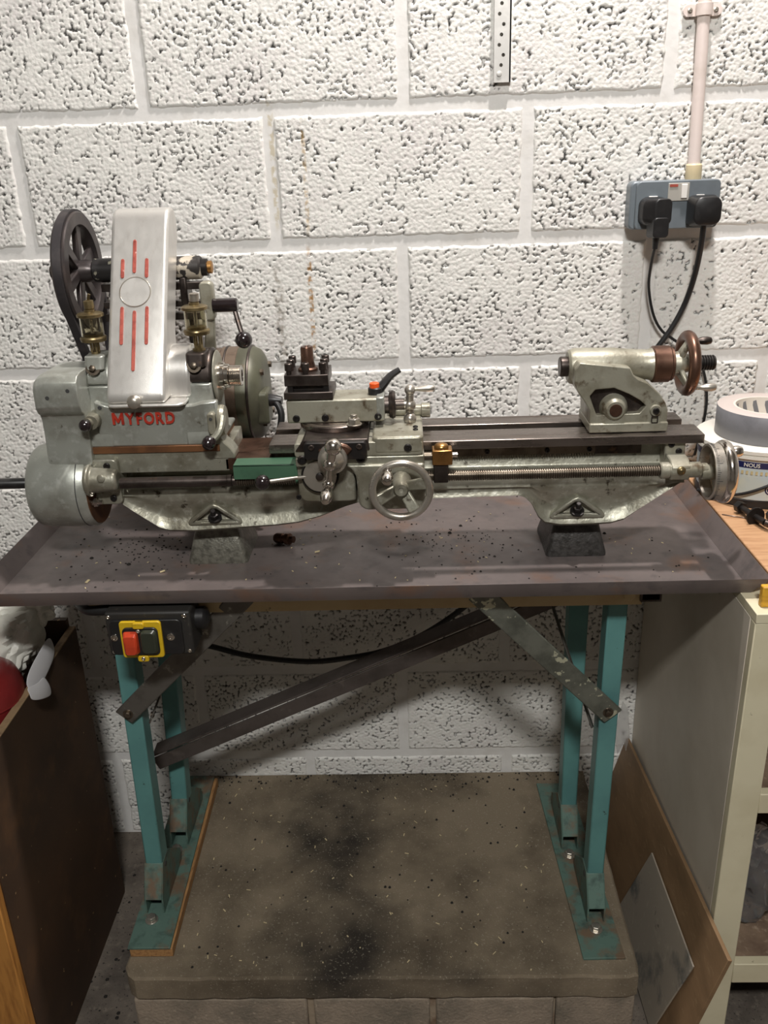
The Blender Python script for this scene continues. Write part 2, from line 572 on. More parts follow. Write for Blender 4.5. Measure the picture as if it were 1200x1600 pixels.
def block_mesh(seed, dens, W=434, Hh=209):
    rng = np.random.RandomState(seed)
    st = 1.75
    nx, nz = int(W / st), int(Hh / st)
    xs = np.linspace(-W / 2, W / 2, nx)
    zs = np.linspace(-Hh / 2, Hh / 2, nz)
    X, Z = np.meshgrid(xs, zs)

    def worley(cell, jit=.9):
        gx, gz = int(W / cell) + 6, int(Hh / cell) + 6
        px = (np.arange(gx)[:, None] - 3 + .5 + jit * (rng.rand(gx, gz) - .5)) * cell - W / 2
        pz = (np.arange(gz)[None, :] - 3 + .5 + jit * (rng.rand(gx, gz) - .5)) * cell - Hh / 2
        ci = ((X + W / 2) / cell).astype(int) + 3
        cj = ((Z + Hh / 2) / cell).astype(int) + 3
        d1 = np.full(X.shape, 1e9)
        d2 = np.full(X.shape, 1e9)
        for a in (-1, 0, 1):
            for c in (-1, 0, 1):
                ii, jj = np.clip(ci + a, 0, gx - 1), np.clip(cj + c, 0, gz - 1)
                d = np.hypot(X - px[ii, jj], Z - pz[ii, jj])
                n1 = np.minimum(d1, d)
                d2 = np.minimum(d2, np.maximum(d1, d))
                d1 = n1
        return d1, d2

    def vnoise(cell):
        gx, gz = int(W / cell) + 3, int(Hh / cell) + 3
        g = rng.rand(gz, gx)
        u, v = (X + W / 2) / cell, (Z + Hh / 2) / cell
        i, j = u.astype(int), v.astype(int)
        fu, fv = u - i, v - j
        fu, fv = fu * fu * (3 - 2 * fu), fv * fv * (3 - 2 * fv)
        return (g[j, i] * (1 - fu) + g[j, i + 1] * fu) * (1 - fv) + (g[j + 1, i] * (1 - fu) + g[j + 1, i + 1] * fu) * fv
    d1, d2 = worley(6.4)
    e1, e2 = worley(4.6)
    lump = np.clip(1 - (d1 / 4.8) ** 2, 0, 1) * .9 + np.clip(1 - (e1 / 3.4) ** 2, 0, 1) * .5
    msk = .5 * vnoise(9.0) + .30 * vnoise(22) + .20 * vnoise(80)
    pit = np.clip((d1 - 3.62) / .5, 0, 1) * np.clip((msk - dens) / .05, 0, 1)
    h = lump - pit * 3.0 + vnoise(30) * .8
    ex = np.minimum(W / 2 - np.abs(X), Hh / 2 - np.abs(Z))
    edge = np.clip(1 - (ex - 1.5 + 3 * (vnoise(12) - .5)) / 5.0, 0, 1)
    h = h * (1 - .8 * edge) - 4.0 * edge ** 2
    pit = pit * (1 - edge)
    V = np.stack([X.ravel(), -h.ravel(), Z.ravel()], 1) / 1000
    idx = np.arange(nx * nz).reshape(nz, nx)
    F = np.stack([idx[:-1, :-1].ravel(), idx[:-1, 1:].ravel(), idx[1:, 1:].ravel(), idx[1:, :-1].ravel()], 1)
    # side walls back into the joint
    rim = np.concatenate([idx[0, :], idx[1:, -1], idx[-1, -2::-1], idx[-2:0:-1, 0]])
    n0 = len(V)
    back = V[rim].copy()
    back[:, 1] = .012
    V = np.concatenate([V, back])
    k = np.arange(len(rim))
    k2 = (k + 1) % len(rim)
    F = np.concatenate([F, np.stack([rim[k2], rim[k], n0 + k, n0 + k2], 1)])
    me = bpy.data.meshes.new('concrete_block')
    me.from_pydata(V.tolist(), [], F.tolist())
    at = me.attributes.new('pit', 'FLOAT', 'POINT')
    at.data.foreach_set('value', np.concatenate([pit.ravel(), np.zeros(len(rim))]).astype(np.float32))
    me.shade_smooth()
    me.materials.append(MATS['block_paint'])
    return me


BM = [block_mesh(11 + i, (.56, .49, .52, .47, .44, .41)[i]) for i in range(6)]
OFF = [15, 4, 7, 10, 0, -18, -17, -8, 12, 6]
k = 0
for row in range(-2, 8):
    z_top = 1796.5 - 225 * row
    zc = z_top - 112.5
    shift = OFF[row] if row >= 0 else OFF[row]
    for i in range(-4, 5):
        xc = i * 450 + (225 if row % 2 == 0 else 0) + shift
        if abs(xc) > 1750:
            continue
        o = bpy.data.objects.new('concrete_block', BM[(k * 3 + row * 2 + i) % (5 if row < 4 else 3) + (0 if row < 4 else 3)])
        k += 1
        COL.objects.link(o)
        o.parent = wall
        o.location = (xc / 1000, 0, zc / 1000)
        if (k * 7) % 3 == 0:
            o.scale = (-1, 1, -1)

# ================================================================== PLINTH
pl = thing('concrete_plinth', 'low plinth of a worn paving slab laid on concrete blocks under the lathe stand', 'plinth', (-61, -275, 0))
b = B()
n = 40
top = []
xs0, xs1, ys0, ys1 = -516, 392, -552, -4


def slab_outline(grow):
    rng = random.Random(3)
    pts = []
    for i in range(n):
        pts.append((xs0 + (xs1 - xs0) * i / n, ys0 - grow + rng.uniform(-1.5, 1.5)))
    for i in range(20):
        pts.append((xs1 + grow + rng.uniform(-1.5, 1.5), ys0 + (ys1 - ys0) * i / 20))
    for i in range(n):
        pts.append((xs1 - (xs1 - xs0) * i / n, ys1))
    for i in range(20):
        pts.append((xs0 - grow + rng.uniform(-1.5, 1.5), ys1 - (ys1 - ys0) * i / 20))
    pts[0] = (xs0 + 9 - grow, ys0 + 10 - grow)
    pts[n] = (xs1 - 4 + grow, ys0 + 4 - grow)
    return pts


b.loft([[(x, y, z) for x, y in slab_outline(g)] for g, z in ((-2, 117), (0, 119), (0, 163), (-4, 167))])
part('paving_slab', b, 'slab_concrete', pl, ang=28)
b = B()
b.box(-500, 384, -532, -12, 2, 116)
part('mortar_bed', b, 'brick_mortar', pl)
for x0, x1, nm in ((-506, -194, 0), (-182, 26, 1), (37, 246, 2), (250, 388, 3)):
    b = B()
    b.box(x0, x1, -543, -20, 0, 106 if nm < 3 else 110)
    part('concrete_block', b, 'brick_block', pl, bev=5, seg=2)
# shavings scattered on the slab
b = B()
rng = random.Random(5)
for i in range(90):
    x, y = rng.uniform(-420, 270), rng.uniform(-540, -40)
    a = rng.uniform(0, PI)
    l = rng.uniform(2, 9) * (.6 + .5 * rng.random())
    b.beam((x, y, 168), (x + l * math.cos(a), y + l * math.sin(a), 168 + rng.uniform(0, 2)), (0, 0, 1), rng.uniform(1, 2.2), .6)
sh = part('wood_shavings', b, 'chip_pale', org=(0, -300, 167), smooth=False)
tag(sh, 'pale swarf and wood shavings scattered over the paving slab', 'shavings')
sh['kind'] = 'stuff'
b = B()
for i in range(260):
    side = rng.random()
    if side < .6:
        x, y = rng.uniform(-500, 370), -abs(rng.gauss(0, 22)) - 6
    else:
        x, y = rng.uniform(-420, 270), rng.uniform(-540, -40)
    s_ = rng.uniform(.8, 3.4)
    b.rev((x, y, 167), (0, 0, 1), [(0, s_), (s_ * .8, s_ * .5)], 5)
dt = part('dirt_crumbs', b, 'grime', org=(0, -300, 167), smooth=False)
tag(dt, 'dark crumbs of dirt gathered on the slab along the wall', 'dirt')
dt['kind'] = 'stuff'

# ================================================================== STAND
st = thing('lathe_stand', 'teal painted steel lathe stand with bolted diagonal braces and cream top rail', 'stand', (-70, -290, 167))


def leg(xb0, xb1, xt0, xt1, yf, zfoot, shoe_h):
    lg = B()
    d = 38
    zb = zfoot + 45
    lg.loft([[(xb0, yf, zb), (xb1, yf, zb), (xb1, yf + d, zb), (xb0, yf + d, zb)], [(xt0, yf, 840), (xt1, yf, 840), (xt1, yf + d, 840), (xt0, yf + d, 840)]])
    L_ = part('leg', lg, 'teal_paint', st, bev=2.5)
    # folded shoe: sloping front plate between two cheek plates, open at the toe
    s_ = B()
    zt = zfoot + shoe_h
    s_.loft([[(xb0, yf - 1, zt), (xb1, yf - 1, zt), (xb1, yf + 3, zt), (xb0, yf + 3, zt)],
             [(xb0, yf - 32, zfoot + 34), (xb1, yf - 32, zfoot + 34), (xb1, yf - 28, zfoot + 31), (xb0, yf - 28, zfoot + 31)]])
    for x in (xb0 - 1.5, xb1 - 1.5):
        s_.plate([[(yf - 30, zfoot + 1), (yf - 30, zfoot + 33), (yf, zt), (yf + d, zt), (yf + d + 70, zfoot + 30), (yf + d + 70, zfoot + 1)]], 'yz', x, x + 3)
    part('shoe', s_, 'teal_worn', L_, bev=.8)
    h = B()
    h.rev((xb1 + 1.6 if xb1 < 0 else xb0 - 2.4, yf + 14, zfoot + shoe_h - 14), (1, 0, 0), [(0, 5), (.8, 5)], 12)
    part('slot_hole', h, 'hole_dark', L_)
    bo = B()
    xm = (xb0 + xb1) / 2 - 3
    bo.rev((xm, yf - 46, zfoot), (0, 0, 1), [(0, 12), (2.5, 12)], 16)
    bo.hexa((xm, yf - 46, zfoot + 2.5), (0, 0, 1), 9, 8)
    part('anchor_bolt', bo, 'worn_steel', L_, bev=.6)
    return L_


for x0, x1, zf, px in ((-514, -436, 187, 0), (296, 372, 167, 1)):
    b = B()
    if px == 0:
        b.loft([[(-514, -508, zf), (-437, -508, zf), (-437, -508, zf + 5), (-514, -508, zf + 5)], [(-527, -34, zf), (-450, -34, zf), (-450, -34, zf + 5), (-527, -34, zf + 5)]])
    else:
        b.loft([[(298, -519, zf), (372, -518, zf), (372, -518, zf + 5), (298, -519, zf + 5)], [(279, -50, zf), (353, -50, zf), (353, -50, zf + 5), (279, -50, zf + 5)]])
    part('foot_plate', b, 'teal_worn', st, bev=.8)
leg(-499, -467, -488, -456, -400, 192, 92)
leg(-495, -462, -468, -435, -222, 192, 92)
leg(320, 350, 325, 357, -410, 172, 88)
leg(303, 334, 298, 335, -225, 172, 88)


def flat_bar(name, p0, p1, up, wd, th, m, round_=True):
    q = B()
    q.beam(p0, p1, up, wd, th)
    return part(name, q, m, st, bev=1.2 if not round_ else 3, seg=2)


LF = flat_bar('brace', (-490, -405, 612), (-248, -457, 870), (0, 1, 0), 36, 4, 'brace_steel')
RF = flat_bar('brace', (345, -414, 606), (112, -457, 868), (0, 1, 0), 38, 4, 'brace_galvanised')
for P_, br in (((-480, -409, 622), LF), ((335, -418, 617), RF)):
    q = B()
    q.rev((P_[0], P_[1] - 0, P_[2]), (0, -1, 0), [(0, 9), (1.6, 9)], 16)
    q.hexa((P_[0], P_[1] - 1.5, P_[2]), (0, -1, 0), 6, 5)
    part('bolt', q, 'screw_steel', br, bev=.5)
# angle iron brace from rear left leg to rear right leg
q = B()
p0, p1 = Vector((-497, -264, 405)), Vector((300, -242, 752))
d = (p1 - p0).normalized()
upv = Vector((0, 0, 1))
upv = (upv - d * upv.dot(d)).normalized()
q.beam(p0, p1, upv, 4, 28)
q.beam(p0 + upv * 13 + Vector((0, 20, 6)), p1 + upv * 13 + Vector((0, 20, 6)), upv, 40, 4)
part('long_brace', q, 'angle_iron', st, bev=.8, label='long rusty angle iron brace')
sb = flat_bar('side_brace', (-452, -392, 590), (-338, -194, 856), (1, 0, -.6), 24, 3, 'brace_steel')
q = B()
q.rev((-449, -384, 602), (1, 0, 0), [(0, 6), (3, 6), (5, 3)], 12)
part('bolt', q, 'screw_steel', sb)
flat_bar('side_brace', (316, -396, 570), (222, -194, 856), (1, 0, .6), 24, 3, 'brace_steel')
flat_bar('rear_brace', (262, -234, 838), (322, -234, 752), (0, 1, 0), 34, 4, 'angle_iron')
# cream top frame
for nm, y0, y1, sgn in (('front_rail', -452, -447, 1), ('rear_rail', -190, -185, -1)):
    q = B()
    q.box(-505, 366, y0, y1, 838, 879)
    q.box(-505, 366, min(y0, y0 + sgn * 40), max(y0, y0 + sgn * 40), 875, 879)
    rl = part(nm, q, 'cream_paint', st, bev=.8)
    if sgn == 1:
        q = B()
        q.hexa((345, -452, 856), (0, -1, 0), 9.5, 6)
        part('bolt', q, 'cream_paint', rl, bev=.6)
for x0 in (-500, 362):
    q = B()
    q.plate([[(x0, 846), (x0 + 32, 846), (x0 + 32, 878), (x0, 878)], [(x0 + 3, 849), (x0 + 29, 849), (x0 + 29, 875), (x0 + 3, 875)]], 'xz', -446 if x0 < 0 else -458, -180)
    q.box(x0 + 2, x0 + 30, -380, -376, 848, 876)
    part('cross_rail', q, 'dark_steel' if x0 > 0 else 'cream_paint', st)

b = B()
b.loft([[(-512, -506, 167.5), (-434, -506, 167.5), (-434, -506, 187), (-512, -506, 187)], [(-524, -36, 167.5), (-443, -36, 167.5), (-443, -36, 187), (-524, -36, 187)]])
o = part('timber_packing', b, 'packing_wood', org=(-478, -270, 167), bev=1.5)
tag(o, 'flat strip of pale timber packing under the left foot of the stand', 'timber')

# ================================================================== DRIP TRAY
ty = thing('drip_tray', 'wide dark steel drip tray with flared rim holding the lathe', 'tray', (-60, -270, 880))
bx0, bx1, by0, by1 = -632, 512, -498, -42
ou, hi = 20, 28
b = B()
b.box(bx0, bx1, by0, by1, 880, 882)
part('base_sheet', b, 'tray_steel', ty)
low = [(bx0, by0), (bx1, by0), (bx1, by1), (bx0, by1)]
upc = [(bx0 - ou, by0 - ou + 4), (bx1 + ou, by0 - ou + 4), (bx1 + ou, by1 + ou), (bx0 - ou, by1 + ou)]
for i in range(4):
    j = (i + 1) % 4
    b = B()
    a0, a1, c0, c1 = low[i], low[j], upc[i], upc[j]
    b.loft([[(*a0, 880), (*a1, 880), (*a1, 882), (*a0, 882)], [(*c0, 880 + hi), (*c1, 880 + hi), (*c1, 882 + hi), (*c0, 882 + hi)]])
    part('rim', b, 'tray_steel', ty, bev=.5)
b = B()
rng = random.Random(9)
for i in range(420):
    x, y = rng.uniform(-600, 490), rng.uniform(-470, -90)
    if rng.random() < .55:
        x, y = rng.gauss(-430, 70), rng.gauss(-300, 60)
    if rng.random() < .25:
        x, y = rng.gauss(90, 60), rng.gauss(-300, 50)
    x, y = min(max(x, -615), 495), min(max(y, -488), -60)
    s_ = rng.uniform(.6, 2.4) * (2 if rng.random() < .06 else 1)
    b.rev((x, y, 882), (rng.uniform(-.2, .2), rng.uniform(-.2, .2), 1), [(0, s_), (s_ * .6, s_ * .5)], 5)
o = part('swarf', b, 'grime', org=(-60, -270, 882), smooth=False)
tag(o, 'dark specks of swarf and grime strewn over the drip tray', 'swarf')
o['kind'] = 'stuff'
b = B()
for i in range(60):
    x, y = rng.uniform(-600, 480), rng.uniform(-470, -150)
    a = rng.uniform(0, PI)
    l = rng.uniform(1.5, 4)
    b.beam((x, y, 882.5), (x + l * math.cos(a), y + l * math.sin(a), 883), (0, 0, 1), 1.4, .7)
for x, y, a in ((-395, -395, .4), (-505, -428, 1.2), (-150, -330, .1)):
    b.beam((x, y, 883), (x + 8 * math.cos(a), y + 8 * math.sin(a), 884.5), (0, 0, 1), 4, 1)
o = part('metal_chips', b, 'chip_pale', org=(-60, -270, 882), smooth=False)
tag(o, 'tiny pale chips scattered over the drip tray', 'chips')
o['kind'] = 'stuff'
b = B()
b.rev((-222, -285, 891), (1, -.5, .1), [(0, 7), (4, 9), (16, 9), (17, 7), (22, 7), (23, 10), (30, 10), (31, 6), (38, 6)], 16)
o = part('rusty_fitting', b, 'rusty_wheel', org=(-210, -290, 882))
tag(o, 'small rusty cylindrical fitting lying on the tray beside the left raising block', 'fitting')

# raising blocks
for lb, x0, x1, m, xs_ in (('grey hammered raising block under the left foot of the lathe bed', -355, -257, 'riser_hammer', 1),
                           ('dark raising block under the right foot of the lathe bed', 230, 327, 'riser_dark', -1)):
    b = B()
    yf, yb = -366, -250

    def ring(g, gz, z):
        return [(u, v, z) for u, v in rrect(x0 + g, x1 - g, yf + gz, yb - gz, 8, 4)]
    b.loft([ring(0, 0, 882), ring(0, 0, 886), ring(11, 10, 930), ring(13, 12, 934), ring(14, 13, 946)])
    rb = part('raising_block', b, m, org=((x0 + x1) / 2, -308, 882), ang=40)
    tag(rb, lb, 'block')

# ================================================================== LATHE
LT = thing('metal_lathe', 'old grey-green screw cutting metalworking lathe with silver belt guard', 'lathe', (-60, -320, 946))
YA, ZA = -320, 1184

# ---- bed
zb_pts = [(-447, 1016), (-440, 998), (-425, 985), (-387, 955), (-372, 950), (-330, 948.5), (-200, 956), (-165, 960), (-130, 970), (-90, 986), (-66, 993), (-50, 995),
          (180, 998), (190, 994), (200, 984), (212, 960), (222, 950), (245, 945), (290, 945), (325, 947), (345, 953), (424, 1012), (432, 1018)]


def zb_at(x):
    for (xa, za), (xb, zb_) in zip(zb_pts[:-1], zb_pts[1:]):
        if xa <= x <= xb:
            return za + (zb_ - za) * (x - xa) / (xb - xa)
    return 1018


b = B()
secs = []
xsn = sorted(set([p[0] for p in zb_pts] + list(range(-440, 432, 12)) + [-269, -268, -204, -203]))
for x in xsn:
    zb = zb_at(x)
    H_ = 1028 - zb
    foot = min(1, max(0, (H_ - 33) / 40))
    zt = 1060 if -268 <= x <= -204 else 1076
    loop = [(-352, zt), (-352, 1037), (-356, 1033), (-376, 1031.5), (-384, 1028), (-390, 1022 - .02 * H_), (-391.5, 1016 - .05 * H_)]
    loop += [(-389 + 3 * foot, 1028 - .36 * H_), (-386.5 + 6 * foot, 1028 - .50 * H_), (-386 + 8 * foot, 1028 - .62 * H_), (-387 + 7 * foot, 1028 - .74 * H_),
             (-389 + 2 * foot, 1028 - .86 * H_), (-390, 1028 - .94 * H_), (-386, zb + .6), (-378, zb)]
    loop += [(-270, zb), (-262, zb + 8), (-262, zt), (-302, zt), (-302, 1050), (-332, 1050), (-332, zt)]
    secs.append([(x, y, z) for y, z in loop])
b.loft(secs)
bed = part('bed', b, 'cast_paint', LT, ang=60)
for nm, y0, y1, xe in (('front', -386, -331, 458), ('rear', -303, -261, 447)):
    b = B()
    b.box(-203, xe, y0, y1, 1076, 1090)
    part('bed_way', b, 'way_steel', bed, bev=1.2)
b = B()
b.box(-272, -203, -386, -352, 1052, 1070)
b.box(-272, -203, -352.5, -262, 1058, 1064)
part('gap_floor', b, 'rusty_wheel', bed, bev=1)
b = B()
b.plate([[(-290, 1140), (-284, 1122), (-278, 1108), (-270, 1096), (-262, 1088), (-256, 1078), (-256, 1070), (-290, 1070)]], 'xz', -387, -352)
part('casting_fillet', b, 'cast_paint', bed, bev=2)
b = B()
b.box(-490, -266, -386, -262, 1050, 1086)
part('headstock_seat', b, 'cast_paint', bed, bev=2)
b = B()
b.box(-490, -278, -388.5, -262, 1083, 1094)
part('packing_strip', b, 'bronze_strip', bed, bev=1)
# feet: raised triangular ribs around the holding-down nuts
for cx, cz in ((-298, 984), (272, 982)):
    b = B()
    outer_t = [(cx - 44, cz - 20), (cx - 40, cz - 24), (cx + 40, cz - 24), (cx + 44, cz - 20), (cx + 40, cz - 14), (cx + 8, cz + 10), (cx, cz + 13), (cx - 8, cz + 10), (cx - 40, cz - 14)]
    inner_t = [(cx - 30, cz - 16), (cx + 30, cz - 16), (cx + 4, cz + 4), (cx - 4, cz + 4)]
    b.plate([outer_t, inner_t], 'xz', -390, -376)
    part('foot_rib', b, 'cast_paint', bed, bev=3.5, seg=3)
    b = B()
    b.rev((cx, -386, cz - 13), (0, -.45, .9), [(0, 11), (3, 11)], 18)
    b.rev((cx, -388, cz - 10), (0, -.45, .9), [(0, 7), (7, 7), (8, 5)], 6)
    b.rev((cx, -393, cz - 3), (0, -.45, .9), [(0, 4), (8, 4), (9, 3)], 12)
    part('holding_nut', b, 'black_steel', bed)


def screw(parent, c, ax, r, m='black_steel', slot=True, h=3):
    q = B()
    c = Vector(c)
    ax = Vector(ax).normalized()
    q.rev(c, ax, [(0, r), (h * .7, r), (h, r * .8), (h, r * .5), (h * .3, r * .45)], 14)
    return part('screw', q, m, parent)


# ---- rack under the front way
b = B()
b.box(64, 300, -360, -352, 1056, 1069)
x = 66
while x < 298:
    b.loft([[(x, -360, 1056), (x + 2.6, -360, 1056), (x + 2.6, -353, 1056), (x, -353, 1056)], [(x + .8, -359, 1051.5), (x + 1.8, -359, 1051.5), (x + 1.8, -353, 1051.5), (x + .8, -353, 1051.5)]])
    x += 3.9
rk = part('rack', b, 'screw_steel', LT, bev=0)
for sx in (133, 226, 291):
    screw(rk, (sx, -360, 1062.5), (0, -1, 0), 4)
b = B()
b.box(300, 372, -357, -352, 1053, 1070)
part('steel_strip', b, 'dark_steel', LT, bev=.6)

# ---- leadscrew
LY, LZ = -408, 1042
b = B()
b.rev((-432, LY, LZ), (1, 0, 0), [(0, 8.6), (165, 8.6), (166, 9.6), (172, 9.6), (173, 7.6), (180, 7.6), (181, 7)], 20)
part('lead_screw_shaft', b, 'dark_steel', LT)
b = B()
prof = []
t = 0
while t < 640:
    prof += [(t, 6.4), (t + .7, 8.4), (t + 1.9, 8.4), (t + 2.6, 6.4)]
    t += 3.4
b.rev((-252, LY, LZ), (1, 0, 0), prof, 16)
part('lead_screw', b, 'screw_steel', LT, ang=25)
# right end bracket
b = B()
b.loft([[(403, y, z) for y, z in ((-414, 1028), (-400, 1026), (-352, 1028), (-352, 1084), (-372, 1084), (-375, 1060), (-405, 1058), (-418, 1050), (-420, 1040))],
        [(432, y, z) for y, z in ((-414, 1028), (-400, 1026), (-352, 1028), (-352, 1084), (-372, 1084), (-375, 1060), (-405, 1058), (-418, 1050), (-420, 1040))]])
b.plate([rrect(402, 433, 1046, 1085, 3)], 'xz', -379, -352)
br = part('end_bracket', b, 'cast_paint_pale', LT, bev=2)
screw(br, (411, -379, 1074), (0, -1, 0), 5)
screw(br, (423, -379, 1062), (0, -1, 0), 5)
b = B()
b.rev((388, LY, LZ), (1, 0, 0), [(0, 11), (2, 12.5), (13, 12.5), (14, 11), (44, 12), (45, 12), (60, 12), (62, 10), (70, 10)], 22)
bs_ = part('bearing_boss', b, 'cast_paint_pale', br)
b = B()
b.rev((417, -419, 1045), (0, -1, .05), [(0, 6.5), (2, 6.5), (3, 5), (3.2, 3), (4, 2)], 14)
part('oil_nipple', b, 'old_brass', br)
# leadscrew handwheel with graduated collar
HZ = 1038
lw = part('lead_screw_handwheel', B().rev((459, LY, HZ), (1, 0, 0), [(0, 39), (0, 42.5), (18, 43), (19, 41), (19, 38), (0, 39)], 48, cap=False), 'worn_steel', LT)
b = B()
for i in range(100):
    a = 2 * PI * i / 100
    d = Vector((0, math.cos(a), math.sin(a)))
    l = 8 if i % 10 == 0 else (5.5 if i % 5 == 0 else 3.6)
    c0 = Vector((461, LY, HZ)) + d * 42.7
    b.beam(c0, c0 + Vector((l, 0, 0)), d, .7, .5)
part('graduation', b, 'hole_dark', lw, smooth=False)
b = B()
b.torus((483, LY, HZ), (1, 0, 0), 38.5, 9.5, 56, 16)
part('rim', b, 'bright_steel', lw)
b = B()
b.rev((450, LY, HZ), (1, 0, 0), [(0, 11), (32, 13), (38, 10)], 20)
part('hub', b, 'cast_paint_pale', lw)
for i in range(3):
    a = 2 * PI * i / 3 + .5
    d = Vector((0, math.cos(a), math.sin(a)))
    b = B()
    b.beam(Vector((474, LY, HZ)) + d * 9, Vector((476, LY, HZ)) + d * 39, (1, 0, 0), 18, 8, 12, 7)
    part('spoke', b, 'cast_paint_pale', lw, bev=2)
b = B()
b.rev((489, LY + 12, HZ + 27), (1, 0, 0), [(0, 4), (4, 5), (10, 8.5), (18, 9), (23, 7), (25, 3)], 16)
part('crank_handle', b, 'bright_steel', lw)

# ---- left leadscrew bracket
b = B()
b.plate([rrect(-478, -437, 1003, 1077, 8)], 'xz', -398, -352)
b.rev((-484, LY, LZ + 6), (1, 0, 0), [(0, 22), (3, 25), (8, 25), (9, 20), (46, 17), (49, 14)], 24)
lb = part('lead_screw_bracket', b, 'cast_paint', LT, bev=2)
screw(lb, (-453, -398, 1067), (0, -1, 0), 5.2)
screw(lb, (-450, -398, 1014), (0, -1, 0), 5.2)
b = B()
b.rev((-455, LY - 18, 1057), (0, -1, .2), [(0, 6), (2, 6), (3, 3.5)], 12)
part('oil_nipple', b, 'cast_paint', lb)

# ---- gear cover (left end)
# upper box and lower drum are one pressing; the drum sticks out further to the left
gc = B()
up = [(-312, 1212), (-390, 1213), (-404, 1210), (-412, 1202), (-414, 1192), (-414, 1166), (-408, 1156), (-399, 1150), (-395, 1140), (-394, 1110), (-396, 1095), (-398, 1080), (-398, 1040), (-312, 1040)]


def shrink(pts, g):
    cy_ = sum(p[0] for p in pts) / len(pts)
    cz_ = sum(p[1] for p in pts) / len(pts)
    hy = max(abs(p[0] - cy_) for p in pts)
    hz = max(abs(p[1] - cz_) for p in pts)
    return [(cy_ + (p[0] - cy_) * (1 - g / hy), cz_ + (p[1] - cz_) * (1 - g / hz)) for p in pts]


gc.loft([[(x, y, z) for y, z in shrink(up, g)] for x, g in ((-543, 22), (-541, 13), (-536, 6), (-529, 2), (-520, 0), (-474, 0))])
gcov = part('gear_cover', gc, 'silver_enamel', LT, ang=50, bev=3)
b = B()
b.rev((0, -352, 1022), (-1, 0, 0), [(486, 60), (486, 64), (490, 67), (520, 67.5), (562, 67), (574, 65), (581, 60), (585, 52), (586, 10)], 48)
part('drum', b, 'silver_enamel', gcov, ang=50)
b = B()
b.rev((-487, -352, 1022), (1, 0, 0), [(0, 63), (2.5, 63), (3, 40)], 40)
part('back_plate', b, 'bronze_strip', gcov)
b = B()
b.torus((-501, -352, 1022), (1, 0, 0), 66.9, .9, 60, 6)
part('seam', b, 'hole_dark', gcov)
for hx, hz in ((-520, 1180), (-488, 1190)):
    b = B()
    b.rev((hx, -413, hz), (0, -1, 0), [(0, 3), (1.6, 3)], 12)
    part('screw_hole', b, 'hole_dark', gcov)
b = B()
b.rev((-484, -404, 1010), (1, 0, 0), [(0, 5), (4, 5), (5, 7.5), (11, 7.5), (12, 4), (18, 4)], 6)
part('retaining_nut', b, 'bright_steel', gcov)
b = B()
b.rev((-598, -352, 1062), (-1, .15, 0), [(0, 8), (10, 8), (60, 8.5)], 14)
# dark handle at the far left end
hd = B()
hd.rev((-586, -348, 1024), (-1, 0, .0), [(0, 3.5), (16, 3.5), (17, 7), (20, 8.6), (150, 8.6), (152, 7)], 18)
b.bm.free()
part('end_handle', hd, 'black_plastic', LT, label='black gripped handle at the gear end')

# ---- headstock
hs_m = 'silver_enamel'


def pillar(x0, x1, r, f0, name, m, cap_m):
    lower = [(YA + r, ZA), (YA + r, 1120), (-258, 1100), (-258, 1093), (-387, 1093), (-387, 1112), (f0, 1140), (YA - r, 1168), (YA - r, ZA)]
    q = B()
    q.plate([lower], 'yz', x0, x1)
    pr = part(name, q, m, hs, bev=3)
    q = B()
    q.plate([arc(YA, ZA + 1, r, 0, 180, 16)], 'yz', x0 + .5, x1 - .5)
    cp_ = part('bearing_cap', q, cap_m, pr, bev=4, seg=3)
    return pr, cp_


b = B()
b.plate([[(-463, 1093), (-276, 1093), (-276, 1162), (-300, 1160), (-312, 1157), (-330, 1156), (-420, 1156), (-436, 1157), (-446, 1160), (-463, 1166)]], 'xz', -386, -372)
b.box(-470, -276, -380, -258, 1093, 1100)
hs = part('headstock', b, hs_m, LT, bev=3)
ORG[hs] = ORG[LT]
pL, cL = pillar(-481, -440, 44, -372, 'left_pillar', hs_m, hs_m)
pR, cR = pillar(-328, -286, 44, -374, 'right_pillar', hs_m, 'dark_steel')
# bosses on the caps
for cp_, xm in ((cL, -461), (cR, -307)):
    b = B()
    b.loft([[(u, v, 1208) for u, v in rrect(xm - 15, xm + 15, -366, -326, 7)], [(u, v, 1229) for u, v in rrect(xm - 15, xm + 15, -362, -322, 7)]])
    q2 = part('cap_boss', b, 'silver_enamel' if xm < -400 else 'dark_steel', hs, bev=2)
    b = B()
    b.rev((xm - 2, -363, 1211), (0, -1, .35), [(0, 11), (2, 11), (2, 7), (1, 6)], 14)
    b.rev((xm - 2, -364, 1211), (0, -1, .35), [(0, 5), (5, 5), (6, 3)], 6)
    part('cap_screw', b, 'screw_steel', hs)
b = B()
b.box(-440, -434, -366, -276, 1150, 1222)
part('spindle_collar', B().rev((-440, YA, ZA), (1, 0, 0), [(0, 34), (8, 34)], 28), 'black_steel', hs)
b.bm.free()
# spindle
b = B()
prof = [(-170, 15), (-4, 15), (-4, 33), (0, 34), (3, 34), (4, 25), (10, 25), (11, 21.5), (20, 21.5), (21, 18.5), (27, 18.5), (28, 15)]
t = 28
while t < 45:
    prof += [(t, 14.6), (t + .6, 16), (t + 1.4, 16), (t + 2, 14.6)]
    t += 2.1
prof += [(46, 15), (47, 14), (47, 9.5), (20, 9)]
b.rev((-293, YA, ZA), (1, 0, 0), prof, 32)
part('spindle', b, 'bright_steel', LT, ang=25)
b = B()
b.rev((-287, YA, ZA), (1, 0, 0), [(0, 36), (3, 41), (5, 38), (6, 30)], 32)
part('oil_flange', b, 'cast_paint', hs, bev=1)
